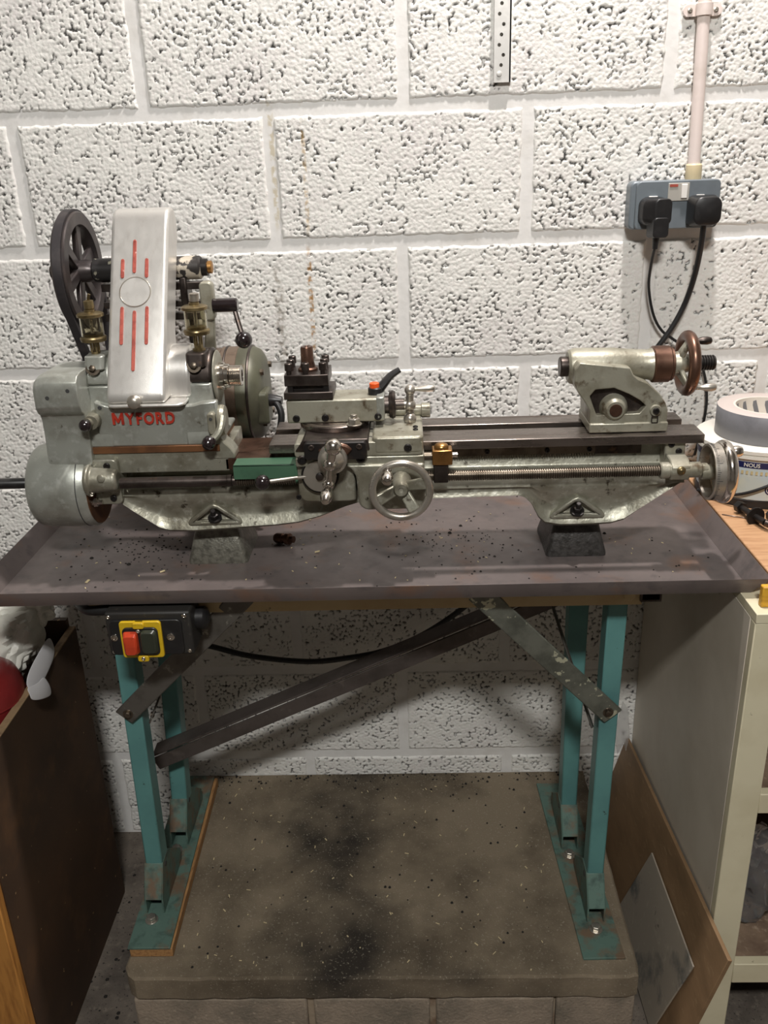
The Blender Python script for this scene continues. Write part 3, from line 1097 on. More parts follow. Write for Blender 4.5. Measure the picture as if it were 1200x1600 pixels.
# raised lettering
x = -437
for ch in 'MYFORD':
    if ch == 'M':
        mb = B()
        mb.plate([[(0, 0), (4.6, 0), (4.6, 10), (9, 2.5), (12, 2.5), (16.4, 10), (16.4, 0), (21, 0), (21, 18), (16.8, 18), (10.5, 7.5), (4.2, 18), (0, 18)]], 'xy', -1.8, 1.8)
        bmesh.ops.triangulate(mb.bm, faces=mb.bm.faces[:])
        t = mb.bm
    else:
        t = text_mesh(ch, 24.5, 1.8, .7)
    q = B()
    xs_ = [v.co.x for v in t.verts]
    x_min, wd = min(xs_), max(xs_) - min(xs_)
    for v in t.verts:
        lx, ly, lz = v.co
        v.co = (x + (lx - x_min) * .82, -387 - lz, 1129.5 + ly)
    q.merge(t)
    part('letter', q, 'red_enamel', hs, label='raised red letter %s on the headstock front' % ch, smooth=False)
    x += wd * .82 + 2.6
# clamping plates, levers and knobs on the headstock
b = B()
b.plate([rrect(-291, -279, 1112, 1146, 5)], 'xz', -398, -380)
lg = part('clamp_lug', b, 'cast_paint_pale', hs, bev=2)
b = B()
b.rev((-285, -398, 1137), (0, -1, 0), [(0, 2.6), (.8, 2.6)], 10)
part('lug_hole', b, 'hole_dark', hs)
b = B()
b.rev((-277, -372, 1128), (1, 0, 0), [(0, 23), (4, 24), (9, 22), (10, 14)], 24)
part('eccentric_boss', b, 'cast_paint_pale', hs)
b = B()
b.tube([(-270, -386, 1138), (-272, -396, 1122), (-280, -402, 1110), (-292, -406, 1105)], lambda t: 7 - 2 * t, 10)
part('lever_arm', b, 'cast_paint', hs)
b = B()
b.rev((-286, -402, 1108), (-.3, -.85, -.45), [(0, 5), (3, 9), (9, 10.5), (15, 9.5), (19, 6), (20, 2)], 16)
part('lever_knob', b, 'ball_plastic', hs)
b = B()
b.rev((-466, -372, 1137), (0, -1, 0), [(0, 13), (30, 11)], 16)
b.rev((-468, -397, 1137), (-.3, -1, 0), [(0, 8), (8, 8)], 12)
part('plunger_boss', b, 'cast_paint', hs)
b = B()
b.ball((-471, -412, 1136), 9.5)
part('plunger_knob', b, 'ball_plastic', hs)
b = B()
b.rev((-454, -387, 1156), (0, -1, 0), [(0, 3), (.8, 3)], 10)
part('pin_hole', b, 'hole_dark', hs)

# ---- belt guard, leaning back towards the countershaft
gy = [(-398, 1163), (-398, 1176), (-262, 1404), (-255, 1415), (-245, 1426), (-232, 1431), (-216, 1431), (-206, 1425), (-201, 1412), (-202, 1396), (-206, 1384),
      (-252, 1310), (-286, 1250), (-290, 1236), (-288, 1215), (-292, 1163)]
b = B()
b.plate([gy], 'yz', -438, -350)
gd = part('belt_guard', b, 'guard_alloy', LT, bev=17, seg=5, ang=40)
# flange at the foot
b = B()
b.loft([[(x, y, 1158) for x, y in rrect(-440, -322, -401, -300, 12)], [(x, y, 1163) for x, y in rrect(-440, -322, -401, -300, 12)]])
part('guard_flange', b, 'guard_alloy', gd, bev=2)
b = B()
b.plate([[(YA - 46, 1160)] + arc(YA, 1190, 46, 180, 0, 18) + [(YA + 46, 1160)]], 'yz', -356, -316)
part('spindle_bulge', b, 'guard_alloy', gd, bev=7, seg=4)
# things on the sloping front: d runs up the face
f0, f1 = Vector((0, -398, 1176)), Vector((0, -262, 1404))
fd = (f1 - f0).normalized()
fn = Vector((0, -fd.z, fd.y))
FL = (f1 - f0).length


def onface(x, u):
    p_ = f0 + fd * (u * FL)
    return Vector((x, p_.y, p_.z)) + fn * .2


def stripe(x, u0, u1, wdt=5.4):
    q = B()
    p0, p1 = onface(x, u0), onface(x, u1)
    q.beam(p0, p1, fn, wdt, 3)
    for p_ in (p0, p1):
        q.rev(p_ - fn * 1.5, fn, [(0, wdt / 2), (3, wdt / 2)], 10)
    part('stripe', q, 'stripe_red', gd, bev=.6, label='raised red stripe')


stripe(-400, .735, .918)
stripe(-418, .705, .803)
stripe(-381, .705, .803)
stripe(-417, .308, .515)
stripe(-398, .152, .49)
stripe(-379, .306, .514)
q = B()
q.torus(onface(-398, .613), fn, 23.5, 1.0, 48, 6)
part('badge_ring', q, 'worn_steel', gd)
q = B()
q.rev(onface(-398, .613) - fn * 1, fn, [(0, 23), (1.2, 23)], 40)
part('badge', q, 'guard_alloy', gd)
q = B()
q.rev((-394, -396, 1168), (0, -1, .1), [(0, 5), (4, 5), (6, 9.5), (13, 10.5), (17, 8), (19, 4)], 18)
part('guard_knob', q, 'worn_steel', gd)


# ---- drip-feed oilers
def oiler(xm, yb, z0, top_m, tilt):
    body = B()
    body.rev((xm, yb, z0), (0, 0, 1), [(0, 6), (4, 6), (5, 10), (14, 10), (15, 7), (20, 7), (20, 5)], 8)
    body.rev((xm, yb, z0 + 34), (0, 0, 1), [(0, 7), (2, 19), (7, 20), (9, 19), (10, 17)], 28)
    for a in (0.6, 2.2, 3.8, 5.4):
        body.cyl((xm + 5.5 * math.cos(a), yb + 5.5 * math.sin(a), z0 + 19), (xm + 5.5 * math.cos(a), yb + 5.5 * math.sin(a), z0 + 35), 1.8, seg=8)
    ol = part('oiler', body, 'old_brass', LT)
    q = B()
    q.rev((xm, yb, z0 + 43), (0, 0, 1), [(0, 17), (30, 17), (30, 15.5), (0, 15.5), (0, 17)], 28, cap=False)
    part('glass_bowl', q, 'glass_oiler', ol)
    q = B()
    q.cyl((xm, yb, z0 + 42), (xm, yb, z0 + 74), 2.6)
    part('needle_tube', q, 'worn_steel', ol)
    q = B()
    q.rev((xm, yb, z0 + 42), (0, 0, 1), [(0, 15), (5, 15), (5.5, 14)], 24)
    part('oil', q, 'old_brass', ol)
    q = B()
    q.rev((xm, yb, z0 + 72), (0, 0, 1), [(0, 17), (1, 20), (5, 20), (7, 16), (8, 8), (11, 8), (12, 6)], 28)
    part('lid', q, 'old_brass', ol)
    q = B()
    q.rev((xm + 1, yb, z0 + 83), (tilt, 0, 1), [(0, 5), (2, 7.5), (13, 7.5), (14, 5)], 14)
    if tilt < 0:
        q.beam((xm, yb, z0 + 96), (xm + 4, yb - 2, z0 + 106), (0, 1, 0), 4, 3)
    part('filler_knob', q, top_m, ol)


oiler(-464, -338, 1212, 'old_brass', -.05)
oiler(-305, -338, 1218, 'worn_steel', .02)

# ---- countershaft
CY, CZ = -213, 1337
b = B()
b.rev((-560, CY, CZ), (1, 0, 0), [(0, 10), (250, 10)], 18)
cs = part('countershaft', b, 'dark_steel', LT)
b = B()
b.rev((-490, CY, CZ), (1, 0, 0), [(0, 16), (2, 19), (56, 19), (58, 16)], 24)
part('left_bearing', b, 'bearing_black', cs)
b = B()
b.rev((-372, CY, CZ), (1, 0, 0), [(0, 15), (2, 18.5), (54, 18.5), (57, 16)], 24)
part('right_bearing', b, 'bearing_chipped', cs)
b = B()
b.rev((-316, CY, CZ), (1, 0, 0), [(0, 13.5), (10, 13.5), (11, 11)], 20)
part('set_collar', b, 'black_steel', cs)
b = B()
b.rev((-306, CY, CZ), (1, 0, 0), [(0, 10), (7, 10), (8, 8)], 18)
part('shaft_end', b, 'brass', cs)
# big spoked pulley
PX = -515
b = B()
RP = 90
prof = [(-11, 72), (-11, RP), (-9, RP + 2), (-7, RP + 2), (-3, RP - 7), (3, RP - 7), (7, RP + 2), (9, RP + 2), (11, RP), (11, 72), (5, 70), (-5, 70), (-11, 72)]
b.rev((PX, CY, CZ), (1, 0, 0), prof, 64, cap=False)
pu = part('drive_pulley', b, 'pulley_iron', cs, ang=40)
ORG[pu] = ORG[LT]
b = B()
b.rev((PX - 34, CY, CZ), (1, 0, 0), [(0, 15), (2, 17), (50, 18), (58, 15)], 24)
part('pulley_hub', b, 'pulley_iron', cs)
for i in range(6):
    a = 2 * PI * i / 6 + .32
    d = Vector((0, math.cos(a), math.sin(a)))
    c = Vector((PX, CY, CZ))
    b = B()
    b.beam(c + d * 14, c + d * 74, (1, 0, 0), 17, 11, 22, 9)
    part('pulley_spoke', b, 'pulley_iron', cs, bev=3)
# belt from the pulley down to the motor
MY, MZ = -150, 1112
b = B()
c1, c2 = Vector((PX, CY, CZ)), Vector((PX, MY, MZ))
r1, r2 = RP + 1, 34
dv = (c2 - c1)
L0 = dv.length
dv.normalize()
side = Vector((0, dv.z, -dv.y))
al = math.asin((r1 - r2) / L0)
path = []
for i in range(25):
    a = -PI / 2 - al + (PI + 2 * al) * i / 24
    path.append(c1 + (-dv * math.cos(a) + side * math.sin(a)) * r1)
for i in range(13):
    a = PI / 2 - 0 - al
    aa = PI / 2 + al - (PI + 0) * i / 12 - 0
    aa = (PI / 2 - -al) - (2 * (PI / 2) - 0) * i / 12
    path.append(c2 + (dv * math.cos(aa - PI * 0) * 1 + side * math.sin(aa)) * r2)
path.append(path[0])
secs = []
for i, p_ in enumerate(path):
    t_ = (path[(i + 1) % (len(path) - 1)] - path[i - 1 if i else len(path) - 2]).normalized()
    nn = t_.cross(Vector((1, 0, 0)))
    secs.append([p_ + Vector((sx * 6.5, 0, 0)) + nn * sz * 4.5 for sx, sz in ((-1, -1), (1, -1), (1, 1), (-1, 1))])
b.loft(secs, cap=False)
blt = part('drive_belt', b, 'belt_rubber', LT)
# swing frame, tension lever
b = B()
b.plate([[(-225, 1325), (-205, 1325), (-150, 1235), (-130, 1160), (-165, 1150), (-200, 1215), (-228, 1290)]], 'yz', -352, -340)
sw = part('swing_frame', b, 'dark_steel', LT, bev=3)
b = B()
b.plate([rrect(-318, -296, 1256, 1318, 8)], 'xz', -240, -222)
b.plate([[(-314, 1262), (-299, 1262), (-306, 1160), (-328, 1160)]], 'xz', -234, -222)
part('lever_plate', b, 'cast_paint_pale', sw, bev=3)
for z_, rr in ((1310, 6), (1282, 5), (1262, 6)):
    b = B()
    b.beam((-480, -215, z_), (-316, -215, z_), (0, 0, 1), 16, rr * 2)
    part('tie_bar', b, 'dark_steel', sw, bev=1)
b = B()
b.rev((-298, -238, 1280), (1, 0, 0), [(0, 11), (38, 11), (40, 9)], 20)
lv = part('tension_lever', b, 'ball_plastic', LT)
b = B()
b.tube([(-264, -238, 1274), (-259, -244, 1254), (-253, -250, 1234)], 4, 10)
part('lever_rod', b, 'dark_steel', lv)
b = B()
b.ball((-251, -252, 1226), 14)
part('lever_ball', b, 'ball_plastic', lv)

# ---- saddle and apron
AF = -432
b = B()
b.loft([[(x, AF, z) for x, z in rrect(-158, 32, 1084, 1106, 5)], [(x, -250, z) for x, z in rrect(-158, 32, 1091, 1106, 3)]])
sd = part('saddle', b, 'cast_paint_pale', LT, bev=1.5)
b = B()
b.loft([[(x, y, 1088) for x, y in rrect(-42, 33, AF - 1, -330, 8)], [(x, y, 1113) for x, y in rrect(-42, 33, AF - 1, -332, 8)]])
part('saddle_wing', b, 'cast_paint_pale', sd, bev=3)
for x, y in ((22, -400), (22, -386)):
    screw(sd, (x, y, 1112), (0, 0, 1), 4)
screw(sd, (10, AF - 1, 1096), (0, -1, 0), 6)
screw(sd, (-60, AF - 3, 1082), (0, -1, 0), 7)
screw(sd, (-147, AF - 3, 1082), (0, -1, 0), 7)
b = B()
b.plate([rrect(-157, 34, 1070, 1084, 2)], 'xz', AF - 2, -395)
ap = part('apron', b, 'cast_paint', LT, bev=1.5)
b = B()
b.plate([[(-157, 1072), (-70, 1072), (-70, 1012), (-80, 1010)] + arc(-142, 1024, 14, 270, 180, 6)], 'xz', AF + 6, -395)
part('apron_left_panel', b, 'cast_paint', ap, bev=3)
b = B()
b.plate([[(-84, 1073), (34, 1073), (34, 1001), (-40, 1001)] + arc(-50, 1017, 16, 270, 200, 6) + [(-68, 1055), (-74, 1066)]], 'xz', AF - 8, -395)
part('apron_right_panel', b, 'cast_paint', ap, bev=4, seg=3)
screw(ap, (-156, AF - 0, 1022), (0, -1, 0), 4)
# half-nut disc and lever
b = B()
b.rev((-122, AF + 2, 1056), (0, -1, 0), [(0, 25), (6, 25), (7, 24)], 36)
hn = part('half_nut_disc', b, 'worn_steel', ap, bev=0)
b = B()
b.torus((-122, AF + 0, 1056), (0, 1, 0), 26.5, 2, 36, 8)
b.rev((-122, AF - 5, 1056), (0, -1, 0), [(0, 6), (4, 6), (5, 4)], 12)
part('disc_ring', b, 'black_steel', ap)
b = B()
b.cyl((-142, AF - 2, 1055), (-196, AF - 20, 1055), 2.8)
part('half_nut_lever', b, 'worn_steel', ap)
b = B()
b.ball((-205, AF - 23, 1055), 11.5)
part('half_nut_ball', b, 'ball_plastic', ap)

# apron handwheel
WY = -478
hw = part('apron_handwheel', B().torus((-1, WY, 1046), (0, 1, 0), 41.5, 5.6, 56, 14), 'worn_steel', LT)
b = B()
b.rev((-1, AF - 8, 1046), (0, -1, 0), [(0, 16), (20, 13), (34, 11), (38, 9), (38, 4), (36, 3)], 22)
part('hub', b, 'cast_paint', hw)
for i in range(3):
    a = math.radians(20 + 120 * i - (0))
    a = math.radians((15, 205, 300)[i])
    d = Vector((math.cos(a), 0, math.sin(a)))
    c = Vector((-1, WY + 10, 1046))
    b = B()
    b.beam(c + d * 7 + Vector((0, 4, 0)), c + d * 39 + Vector((0, -9, 0)), (0, 1, 0), 15, 6, 19, 6)
    part('spoke', b, 'cast_paint', hw, bev=2.4, seg=2)
b = B()
b.rev((-20, WY - 2, 1078), (0, -1, -.18), [(0, 4), (3, 6.5), (6, 4.5), (10, 5.5), (20, 9), (28, 8.5), (33, 6), (35, 2)], 18)
part('crank_handle', b, 'bright_steel', hw)

# ---- cross slide
b = B()
b.loft([[(x, y, 1094) for x, y in ((-157, AF - 3), (-46, AF - 3), (-46, -255), (-150, -255))], [(x, y, 1112) for x, y in ((-144, AF - 3), (-48, AF - 3), (-48, -255), (-144, -255))]])
xs_ = part('cross_slide', b, 'dark_steel', LT, bev=2)
b = B()
b.plate([rrect(-142, -50, 1084, 1111, 6)], 'xz', AF - 14, AF - 2)
part('end_plate', b, 'black_steel', xs_, bev=1.5)
for x in (-131, -61):
    screw(xs_, (x, AF - 14, 1104), (0, -1, 0), 4.4, 'dark_steel')
b = B()
b.plate([[(-122, 1101), (-100, 1110), (-90, 1112), (-78, 1108), (-70, 1101), (-88, 1083), (-108, 1083)]], 'xz', AF - 20, AF - 14)
part('index_plate', b, 'rusty_wheel', xs_, bev=3)
b = B()
b.rev((-100, AF - 15, 1088), (0, -1, 0), [(0, 20), (2, 22), (12, 21), (13, 17), (18, 15), (24, 9), (34, 8)], 36)
part('graduated_dial', b, 'worn_steel', xs_)
CB = Vector((-102, AF - 46, 1088))
b = B()
b.ball(CB, 10)
part('crank_hub', b, 'bright_steel', xs_)
b = B()
b.ball(CB + Vector((7, -8, 29)), 12.5)
b.rev(CB, (7, -8, 29), [(4, 6), (22, 7)], 14)
part('counterweight', b, 'bright_steel', xs_)
b = B()
b.rev(CB, (-3, 3, -30), [(6, 5), (26, 6)], 14)
b.ball(CB + Vector((-4, 3, -31)), 9)
part('crank_arm', b, 'bright_steel', xs_)
b = B()
b.rev(CB + Vector((-4, 2, -32)), (-.05, -1, -.25), [(0, 5), (8, 5), (16, 8), (28, 9), (36, 8), (42, 5), (43, 2)], 18)
part('crank_handle', b, 'bright_steel', xs_)
for i in range(4):
    screw(xs_, (-48, AF + 25 + i * 40, 1103), (1, 0, 0), 4, h=5)

# ---- top slide
b = B()
b.rev((-103, -352, 1112), (0, 0, 1), [(0, 52), (2, 53), (8, 53), (10, 50)], 48)
tsl = part('top_slide', b, 'way_steel', LT)
b = B()
b.torus((-103, -352, 1121.5), (0, 0, 1), 44, 1.4, 40, 8)
part('degree_ring', b, 'dark_steel', tsl)
TF = -382
b = B()
b.box(-172, -26, TF, -322, 1122, 1158)
part('slide_body', b, 'cast_paint_pale', tsl, bev=3, seg=3)
b = B()
b.box(-170, -102, TF + 2, -324, 1156, 1164)
part('slide_step', b, 'cast_paint_pale', tsl, bev=3)
b = B()
b.box(-36, -24, TF - 1, -321, 1124, 1160)
part('slide_end_plate', b, 'silver_enamel', tsl, bev=2)
for x in (-158, -114, -34):
    screw(tsl, (x, TF, 1130), (0, -1, 0), 5.5)
b = B()
b.rev((-70, TF - 10, 1121), (0, 0, 1), [(0, 12), (2, 12)], 18)
b.hexa((-70, TF - 10, 1123), (0, 0, 1), 9.5, 9)
b.rev((-70, TF - 10, 1132), (0, 0, 1), [(0, 5), (5, 5)], 12)
part('clamp_nut', b, 'worn_steel', tsl, bev=.6)
b = B()
b.box(-174, -100, TF - 4, -318, 1160, 1171)
part('swarf_plate', b, 'dark_steel', tsl, bev=1.2)
# graduated dial and ball crank
TZ, TYc = 1140, -352
b = B()
b.rev((-24, TYc, TZ), (1, 0, 0), [(0, 14), (6, 14), (7, 20), (12, 22), (16, 20), (17, 9), (30, 9)], 32)
part('dial', b, 'dark_steel', tsl)
b = B()
b.rev((-8, TYc, TZ), (1, 0, 0), [(0, 9), (20, 9)], 18)
b.ball((14, TYc - 2, TZ - 1), 9.5)
part('crank_hub', b, 'worn_steel', tsl)
b = B()
b.rev((14, TYc - 2, TZ), (0, .25, -1), [(6, 6), (16, 7)], 12)
b.ball((14, TYc - 6, TZ - 22), 10)
part('counterweight', b, 'worn_steel', tsl)
b = B()
b.rev((14, TYc - 2, TZ), (.05, -.1, 1), [(6, 6), (16, 6)], 12)
b.ball((15, TYc + 0, TZ + 22), 8.5)
part('crank_arm', b, 'worn_steel', tsl)
b = B()
b.rev((18, TYc, TZ + 23), (1, 0, .02), [(0, 3), (8, 3.2), (22, 5.5), (30, 5.5), (34, 4), (35, 2)], 14)
part('crank_handle', b, 'worn_steel', tsl)
b = B()
b.rev((-20, -290, 1112), (1, 0, 0), [(0, 10), (52, 10), (53, 12), (66, 12), (67, 10)], 22)
b.box(-42, -30, -330, -280, 1092, 1120)
part('rear_shaft', b, 'cast_paint_pale', tsl)
# black clamp lever with orange button
b = B()
b.tube([(-36, -352, 1160), (-26, -348, 1170), (-14, -340, 1182), (0, -336, 1190)], lambda t: 8 - 3.5 * t, 10)
b.rev((-38, -354, 1158), (0, 0, 1), [(0, 11), (9, 11), (11, 9)], 18)
cl = part('clamp_lever', b, 'black_plastic', tsl)
b = B()
b.rev((-39, -356, 1168), (0, 0, 1), [(0, 7.5), (7, 7.5), (8, 6)], 16)
part('release_button', b, 'orange_plastic', tsl)

# ---- four-way tool post
b = B()
b.box(-164, -110, -376, -330, 1171, 1181)
tp = part('tool_post', b, 'black_steel', LT, bev=1)
for x, y in ((-168, -382), (-114, -382)):
    b = B()
    b.box(x, x + 8, y, y + 8, 1171, 1181)
    part('post_pillar', b, 'black_steel', tp)
b = B()
b.box(-172, -106, -384, -318, 1180, 1197)
part('post_head', b, 'dark_steel', tp, bev=1.2)
for x, y in ((-165, -377), (-140, -377), (-114, -377), (-165, -352), (-165, -326), (-114, -352), (-114, -326)):
    b = B()
    b.cyl((x, y, 1196), (x, y, 1204), 4, seg=12)
    b.rev((x, y, 1203), (0, 0, 1), [(0, 6), (10, 6), (11, 5), (11, 3), (8, 2.5)], 14)
    part('tool_bolt', b, 'dark_steel', tp)
b = B()
b.rev((-139, -351, 1197), (0, 0, 1), [(0, 15), (3, 15), (5, 12), (13, 10), (34, 9.5), (36, 8.5), (36, 4), (34, 3)], 20)
part('clamp_stud', b, 'rusty_wheel', tp)

# ---- small fittings along the bed
b = B()
b.box(46, 76, -424, -398, 1064, 1087)
bb = part('dial_block', b, 'brass', LT, bev=1.5, label='brass block fitting beside the apron')
b = B()
b.rev((60, -411, 1087), (0, 0, 1), [(0, 11), (3, 11), (6, 9), (8, 5)], 18)
part('domed_nut', b, 'brass', bb)
b = B()
b.cyl((76, -411, 1076), (84, -411, 1076), 4)
part('pin', b, 'bright_steel', bb)
b = B()
b.cyl((34, -411, 1075), (46, -411, 1075), 6)
part('spigot', b, 'screw_steel', bb)
b = B()
b.box(48, 70, -420, -400, 1034, 1064)
part('post', b, 'dark_steel', bb, bev=2)
b = B()
b.loft([[(-254, -421, 1048), (-160, -421, 1048), (-160, -421, 1070), (-254, -421, 1070)], [(-254, -418, 1048), (-160, -418, 1048), (-160, -418, 1070), (-254, -418, 1070)]])
b.box(-254, -158, -421, -385, 1068, 1070)
b.box(-161, -157, -422, -390, 1040, 1071)
part('guard_sheet', b, 'green_sheet', LT, bev=.5, label='green painted sheet metal leadscrew guard')

# ---- tailstock
out = [(288, 1092), (405, 1092), (405, 1124), (401, 1134), (392, 1148), (372, 1166), (358, 1172), (350, 1178), (344, 1190), (268, 1200), (262, 1190), (262, 1168), (270, 1152), (280, 1138), (287, 1126)]
pocket = [(286, 1148), (294, 1158), (322, 1160), (345, 1150), (362, 1140), (372, 1131), (362, 1120), (298, 1118)]
b = B()
b.plate([out], 'xz', -352, -285)
tl = part('tailstock', b, 'cast_paint_pale', LT, bev=4, seg=3)
b = B()
b.plate([out, pocket], 'xz', -366, -350)
part('front_web', b, 'cast_paint_pale', tl, bev=1.6)
b = B()
b.plate([pocket], 'xz', -353.5, -351)
part('pocket_floor', b, 'dark_steel', tl)
b = B()
b.box(287, 406, -370, -280, 1091, 1106)
part('tail_base', b, 'cast_paint_pale', tl, bev=2)
b = B()
b.rev((258, YA, ZA), (1, 0, 0), [(0, 22), (3, 26), (10, 28), (70, 27), (100, 24), (122, 23), (128, 25), (130, 25)], 36)
part('barrel_casting', b, 'cast_paint_pale', tl)
b = B()
b.rev((386, YA, ZA), (1, 0, 0), [(0, 25), (2, 28), (26, 28), (28, 26), (31, 26), (33, 21)], 36)
part('thread_collar', b, 'rusty_wheel', tl)
b = B()
b.rev((246, YA, ZA), (1, 0, 0), [(0, 9), (0, 14), (2, 15.5), (10, 15.5), (14, 15)], 24)
part('quill', b, 'dark_steel', tl)
b = B()
b.rev((325, -366, 1127), (0, -1, 0), [(-14, 22), (-4, 20), (2, 16), (5, 14), (6, 13)], 28)
part('clamp_boss', b, 'cast_paint_pale', tl)
b = B()
b.rev((325, -372, 1127), (0, -1, 0), [(0, 9.5), (2, 9.5)], 20)
part('clamp_bolt', b, 'rusty_wheel', tl)
b = B()
b.rev((386, -366, 1124), (0, -1, 0), [(0, 9), (4, 8)], 18)
part('screw_boss', b, 'cast_paint_pale', tl)
screw(tl, (386, -370, 1124), (0, -1, 0), 5)
b = B()
b.rev((276, -346, 1190), (-.1, -1, .1), [(0, 5), (3, 5), (4, 3)], 14)
part('oil_nipple', b, 'old_brass', tl)
b = B()
b.plate([rrect(380, 390, 1105, 1116, 1), rrect(381.2, 388.8, 1106.2, 1114.8, 1)], 'xz', -371, -369)
part('witness_mark', b, 'dark_steel', tl)
# tailstock handwheel
TWX = 441
b = B()
b.torus((TWX, YA, ZA), (1, 0, 0), 41, 9, 56, 16)
tw = part('tailstock_handwheel', b, 'rusty_wheel', LT)
b = B()
b.rev((418, YA, ZA), (1, 0, 0), [(0, 17), (10, 19), (18, 15), (24, 14)], 24)
part('hub', b, 'cast_paint_pale', tw)
for i in range(3):
    a = 2 * PI * i / 3 + 1.9
    d = Vector((0, math.cos(a), math.sin(a)))
    b = B()
    b.beam(Vector((428, YA, ZA)) + d * 13, Vector((438, YA, ZA)) + d * 38, (1, 0, 0), 18, 8, 13, 8)
    part('spoke', b, 'cast_paint_pale', tw, bev=2.5)
for dy, dz in ((-18, -34), (24, 29)):
    b = B()
    b.rev((446, YA + dy, ZA + dz), (1, 0, 0), [(0, 3.4), (10, 3.8), (14, 3.4), (22, 6), (30, 6.6), (36, 5), (38, 2)], 16)
    part('crank_handle', b, 'worn_steel' if dz < 0 else 'dark_steel', tw)
b = B()
prof = []
t = 0
while t < 58:
    prof += [(t, 10), (t + .9, 11.8), (t + 2.2, 11.8), (t + 3.1, 10)]
    t += 3.9
prof += [(59, 10)]
b.rev((424, YA, ZA), (1, 0, 0), prof, 22)
part('feed_screw', b, 'black_steel', tl, ang=25)

# ================================================================== MOTOR
mo = thing('electric_motor', 'brown and green electric motor mounted behind the lathe headstock', 'motor', (-330, MY, 1030))
b = B()
b.rev((-430, MY, MZ), (1, 0, 0), [(0, 60), (6, 76), (14, 80), (120, 80), (122, 82), (150, 82), (152, 80)], 48)
part('motor_body', b, 'motor_brown', mo, ang=40)
b = B()
b.rev((-279, MY, MZ), (1, 0, 0), [(0, 82), (8, 83), (22, 82), (34, 76), (40, 66), (43, 48), (44, 30)], 48)
part('end_bell', b, 'motor_green', mo, ang=45)
b = B()
b.torus((-259, MY, MZ), (1, 0, 0), 82, 2.4, 48, 8)
b.torus((-300, MY, MZ), (1, 0, 0), 82, 2, 48, 8)
part('seam_ring', b, 'dark_steel', mo)
for a in (.7, 2.3, 3.9, 5.5):
    b = B()
    b.hexa((-240, MY + 62 * math.cos(a), MZ + 62 * math.sin(a)), (1, 0, 0), 6, 7)
    part('through_bolt', b, 'screw_steel', mo)
b = B()
b.plate([rrect(-218, -170, MZ - 40, MZ + 18, 8)], 'yz', -252, -226)
part('terminal_cover', b, 'motor_green', mo, bev=4)
b = B()
b.box(-420, -260, -230, -80, 1018, 1034)
b.box(-400, -380, -180, -120, 884, 1020)
b.box(-300, -280, -180, -120, 884, 1020)
part('motor_mount', b, 'dark_steel', mo, bev=2)
b = B()
b.rev((PX - 12, MY, MZ), (1, 0, 0), [(0, 30), (2, 36), (8, 28), (16, 28), (22, 36), (24, 30)], 32)
b.cyl((PX + 10, MY, MZ), (-425, MY, MZ), 9)
part('motor_pulley', b, 'pulley_iron', mo)
b = B()
b.tube([(-228, -200, 1112), (-214, -206, 1108), (-206, -212, 1092), (-208, -216, 1070), (-216, -222, 1046), (-224, -230, 1030), (-226, -232, 990)], 6, 12)
part('motor_cable', b, 'cable_black', mo)
b = B()
b.rev((-230, -200, 1112), (1, -.1, -.05), [(0, 10), (6, 11), (18, 9), (26, 7)], 16)
part('cable_gland', b, 'black_plastic', mo)

# ================================================================== SWITCH
sw_ = thing('start_stop_switch', 'black start-stop switch box with yellow frame and orange-red button under the tray', 'switch', (-388, -480, 795))
b = B()
b.box(-452, -322, -512, -453, 799, 873)
part('switch_box', b, 'black_dusty', sw_, bev=4, seg=3)
b = B()
b.plate([rrect(-446, -336, 802, 862, 8)], 'xz', -516, -511)
part('face_plate', b, 'black_plastic', sw_, bev=1.5)
b = B()
b.plate([rrect(-429, -366, 800, 862, 5)], 'xz', -521, -515)
b.plate([rrect(-407, -390, 794, 804, 3)], 'xz', -523, -516)
b.plate([rrect(-407, -390, 852, 862, 3)], 'xz', -526, -516)
part('yellow_frame', b, 'yellow_plastic', sw_, bev=1.2)
b = B()
b.plate([rrect(-425, -371, 806, 853, 8)], 'xz', -524, -520)
part('button_mask', b, 'black_plastic', sw_, bev=1)
b = B()
b.loft([[(x, -523, z) for x, z in rrect(-424, -401, 808, 848, 5)], [(x, -532, z) for x, z in rrect(-422, -403, 811, 842, 4)], [(x, -535, z) for x, z in rrect(-419, -405, 813, 828, 3)]])
part('stop_button', b, 'stop_red', sw_, bev=1)
b = B()
b.loft([[(x, -523, z) for x, z in rrect(-399, -372, 809, 850, 6)], [(x, -530, z) for x, z in rrect(-396, -375, 812, 847, 6)]])
part('start_button', b, 'start_dark', sw_, bev=1)
for x, z, r, y in ((-440, 833, 5.5, -516), (-354, 833, 6, -516), (-446, 866, 3.2, -512), (-331, 866, 3.6, -512), (-445, 806, 3, -512), (-329, 806, 3, -512), (-398, 800, 3.2, -523), (-399, 849, 3, -526)):
    screw(sw_, (x, y, z), (0, -1, 0), r, 'bright_steel' if r > 3.1 else 'worn_steel', h=2)
b = B()
b.rev((-322, -474, 842), (1, 0, 0), [(0, 18), (12, 18), (16, 15), (19, 8)], 22)
part('cable_entry', b, 'black_plastic', sw_)
b = B()
b.tube([(-452, -480, 862), (-490, -474, 858), (-520, -440, 852)], lambda t: 9 - 3 * t, 12)
b.tube([(-520, -440, 852), (-532, -300, 760), (-520, -180, 690), (-470, -150, 640)], 5.5, 10)
part('supply_cable', b, 'cable_black', sw_)
b = B()
b.box(-502, -462, -458, -430, 858, 878)
part('junction_stub', b, 'black_plastic', sw_, bev=2)
b = B()
b.tube([(-470, -60, 560), (-415, -60, 546), (-330, -60, 520), (-215, -60, 505), (-130, -60, 512), (-52, -60, 528), (30, -60, 565), (109, -60, 622), (150, -62, 668), (170, -80, 720)], 6, 10)
o = part('hanging_cable', b, 'cable_black', org=(-150, -60, 500))
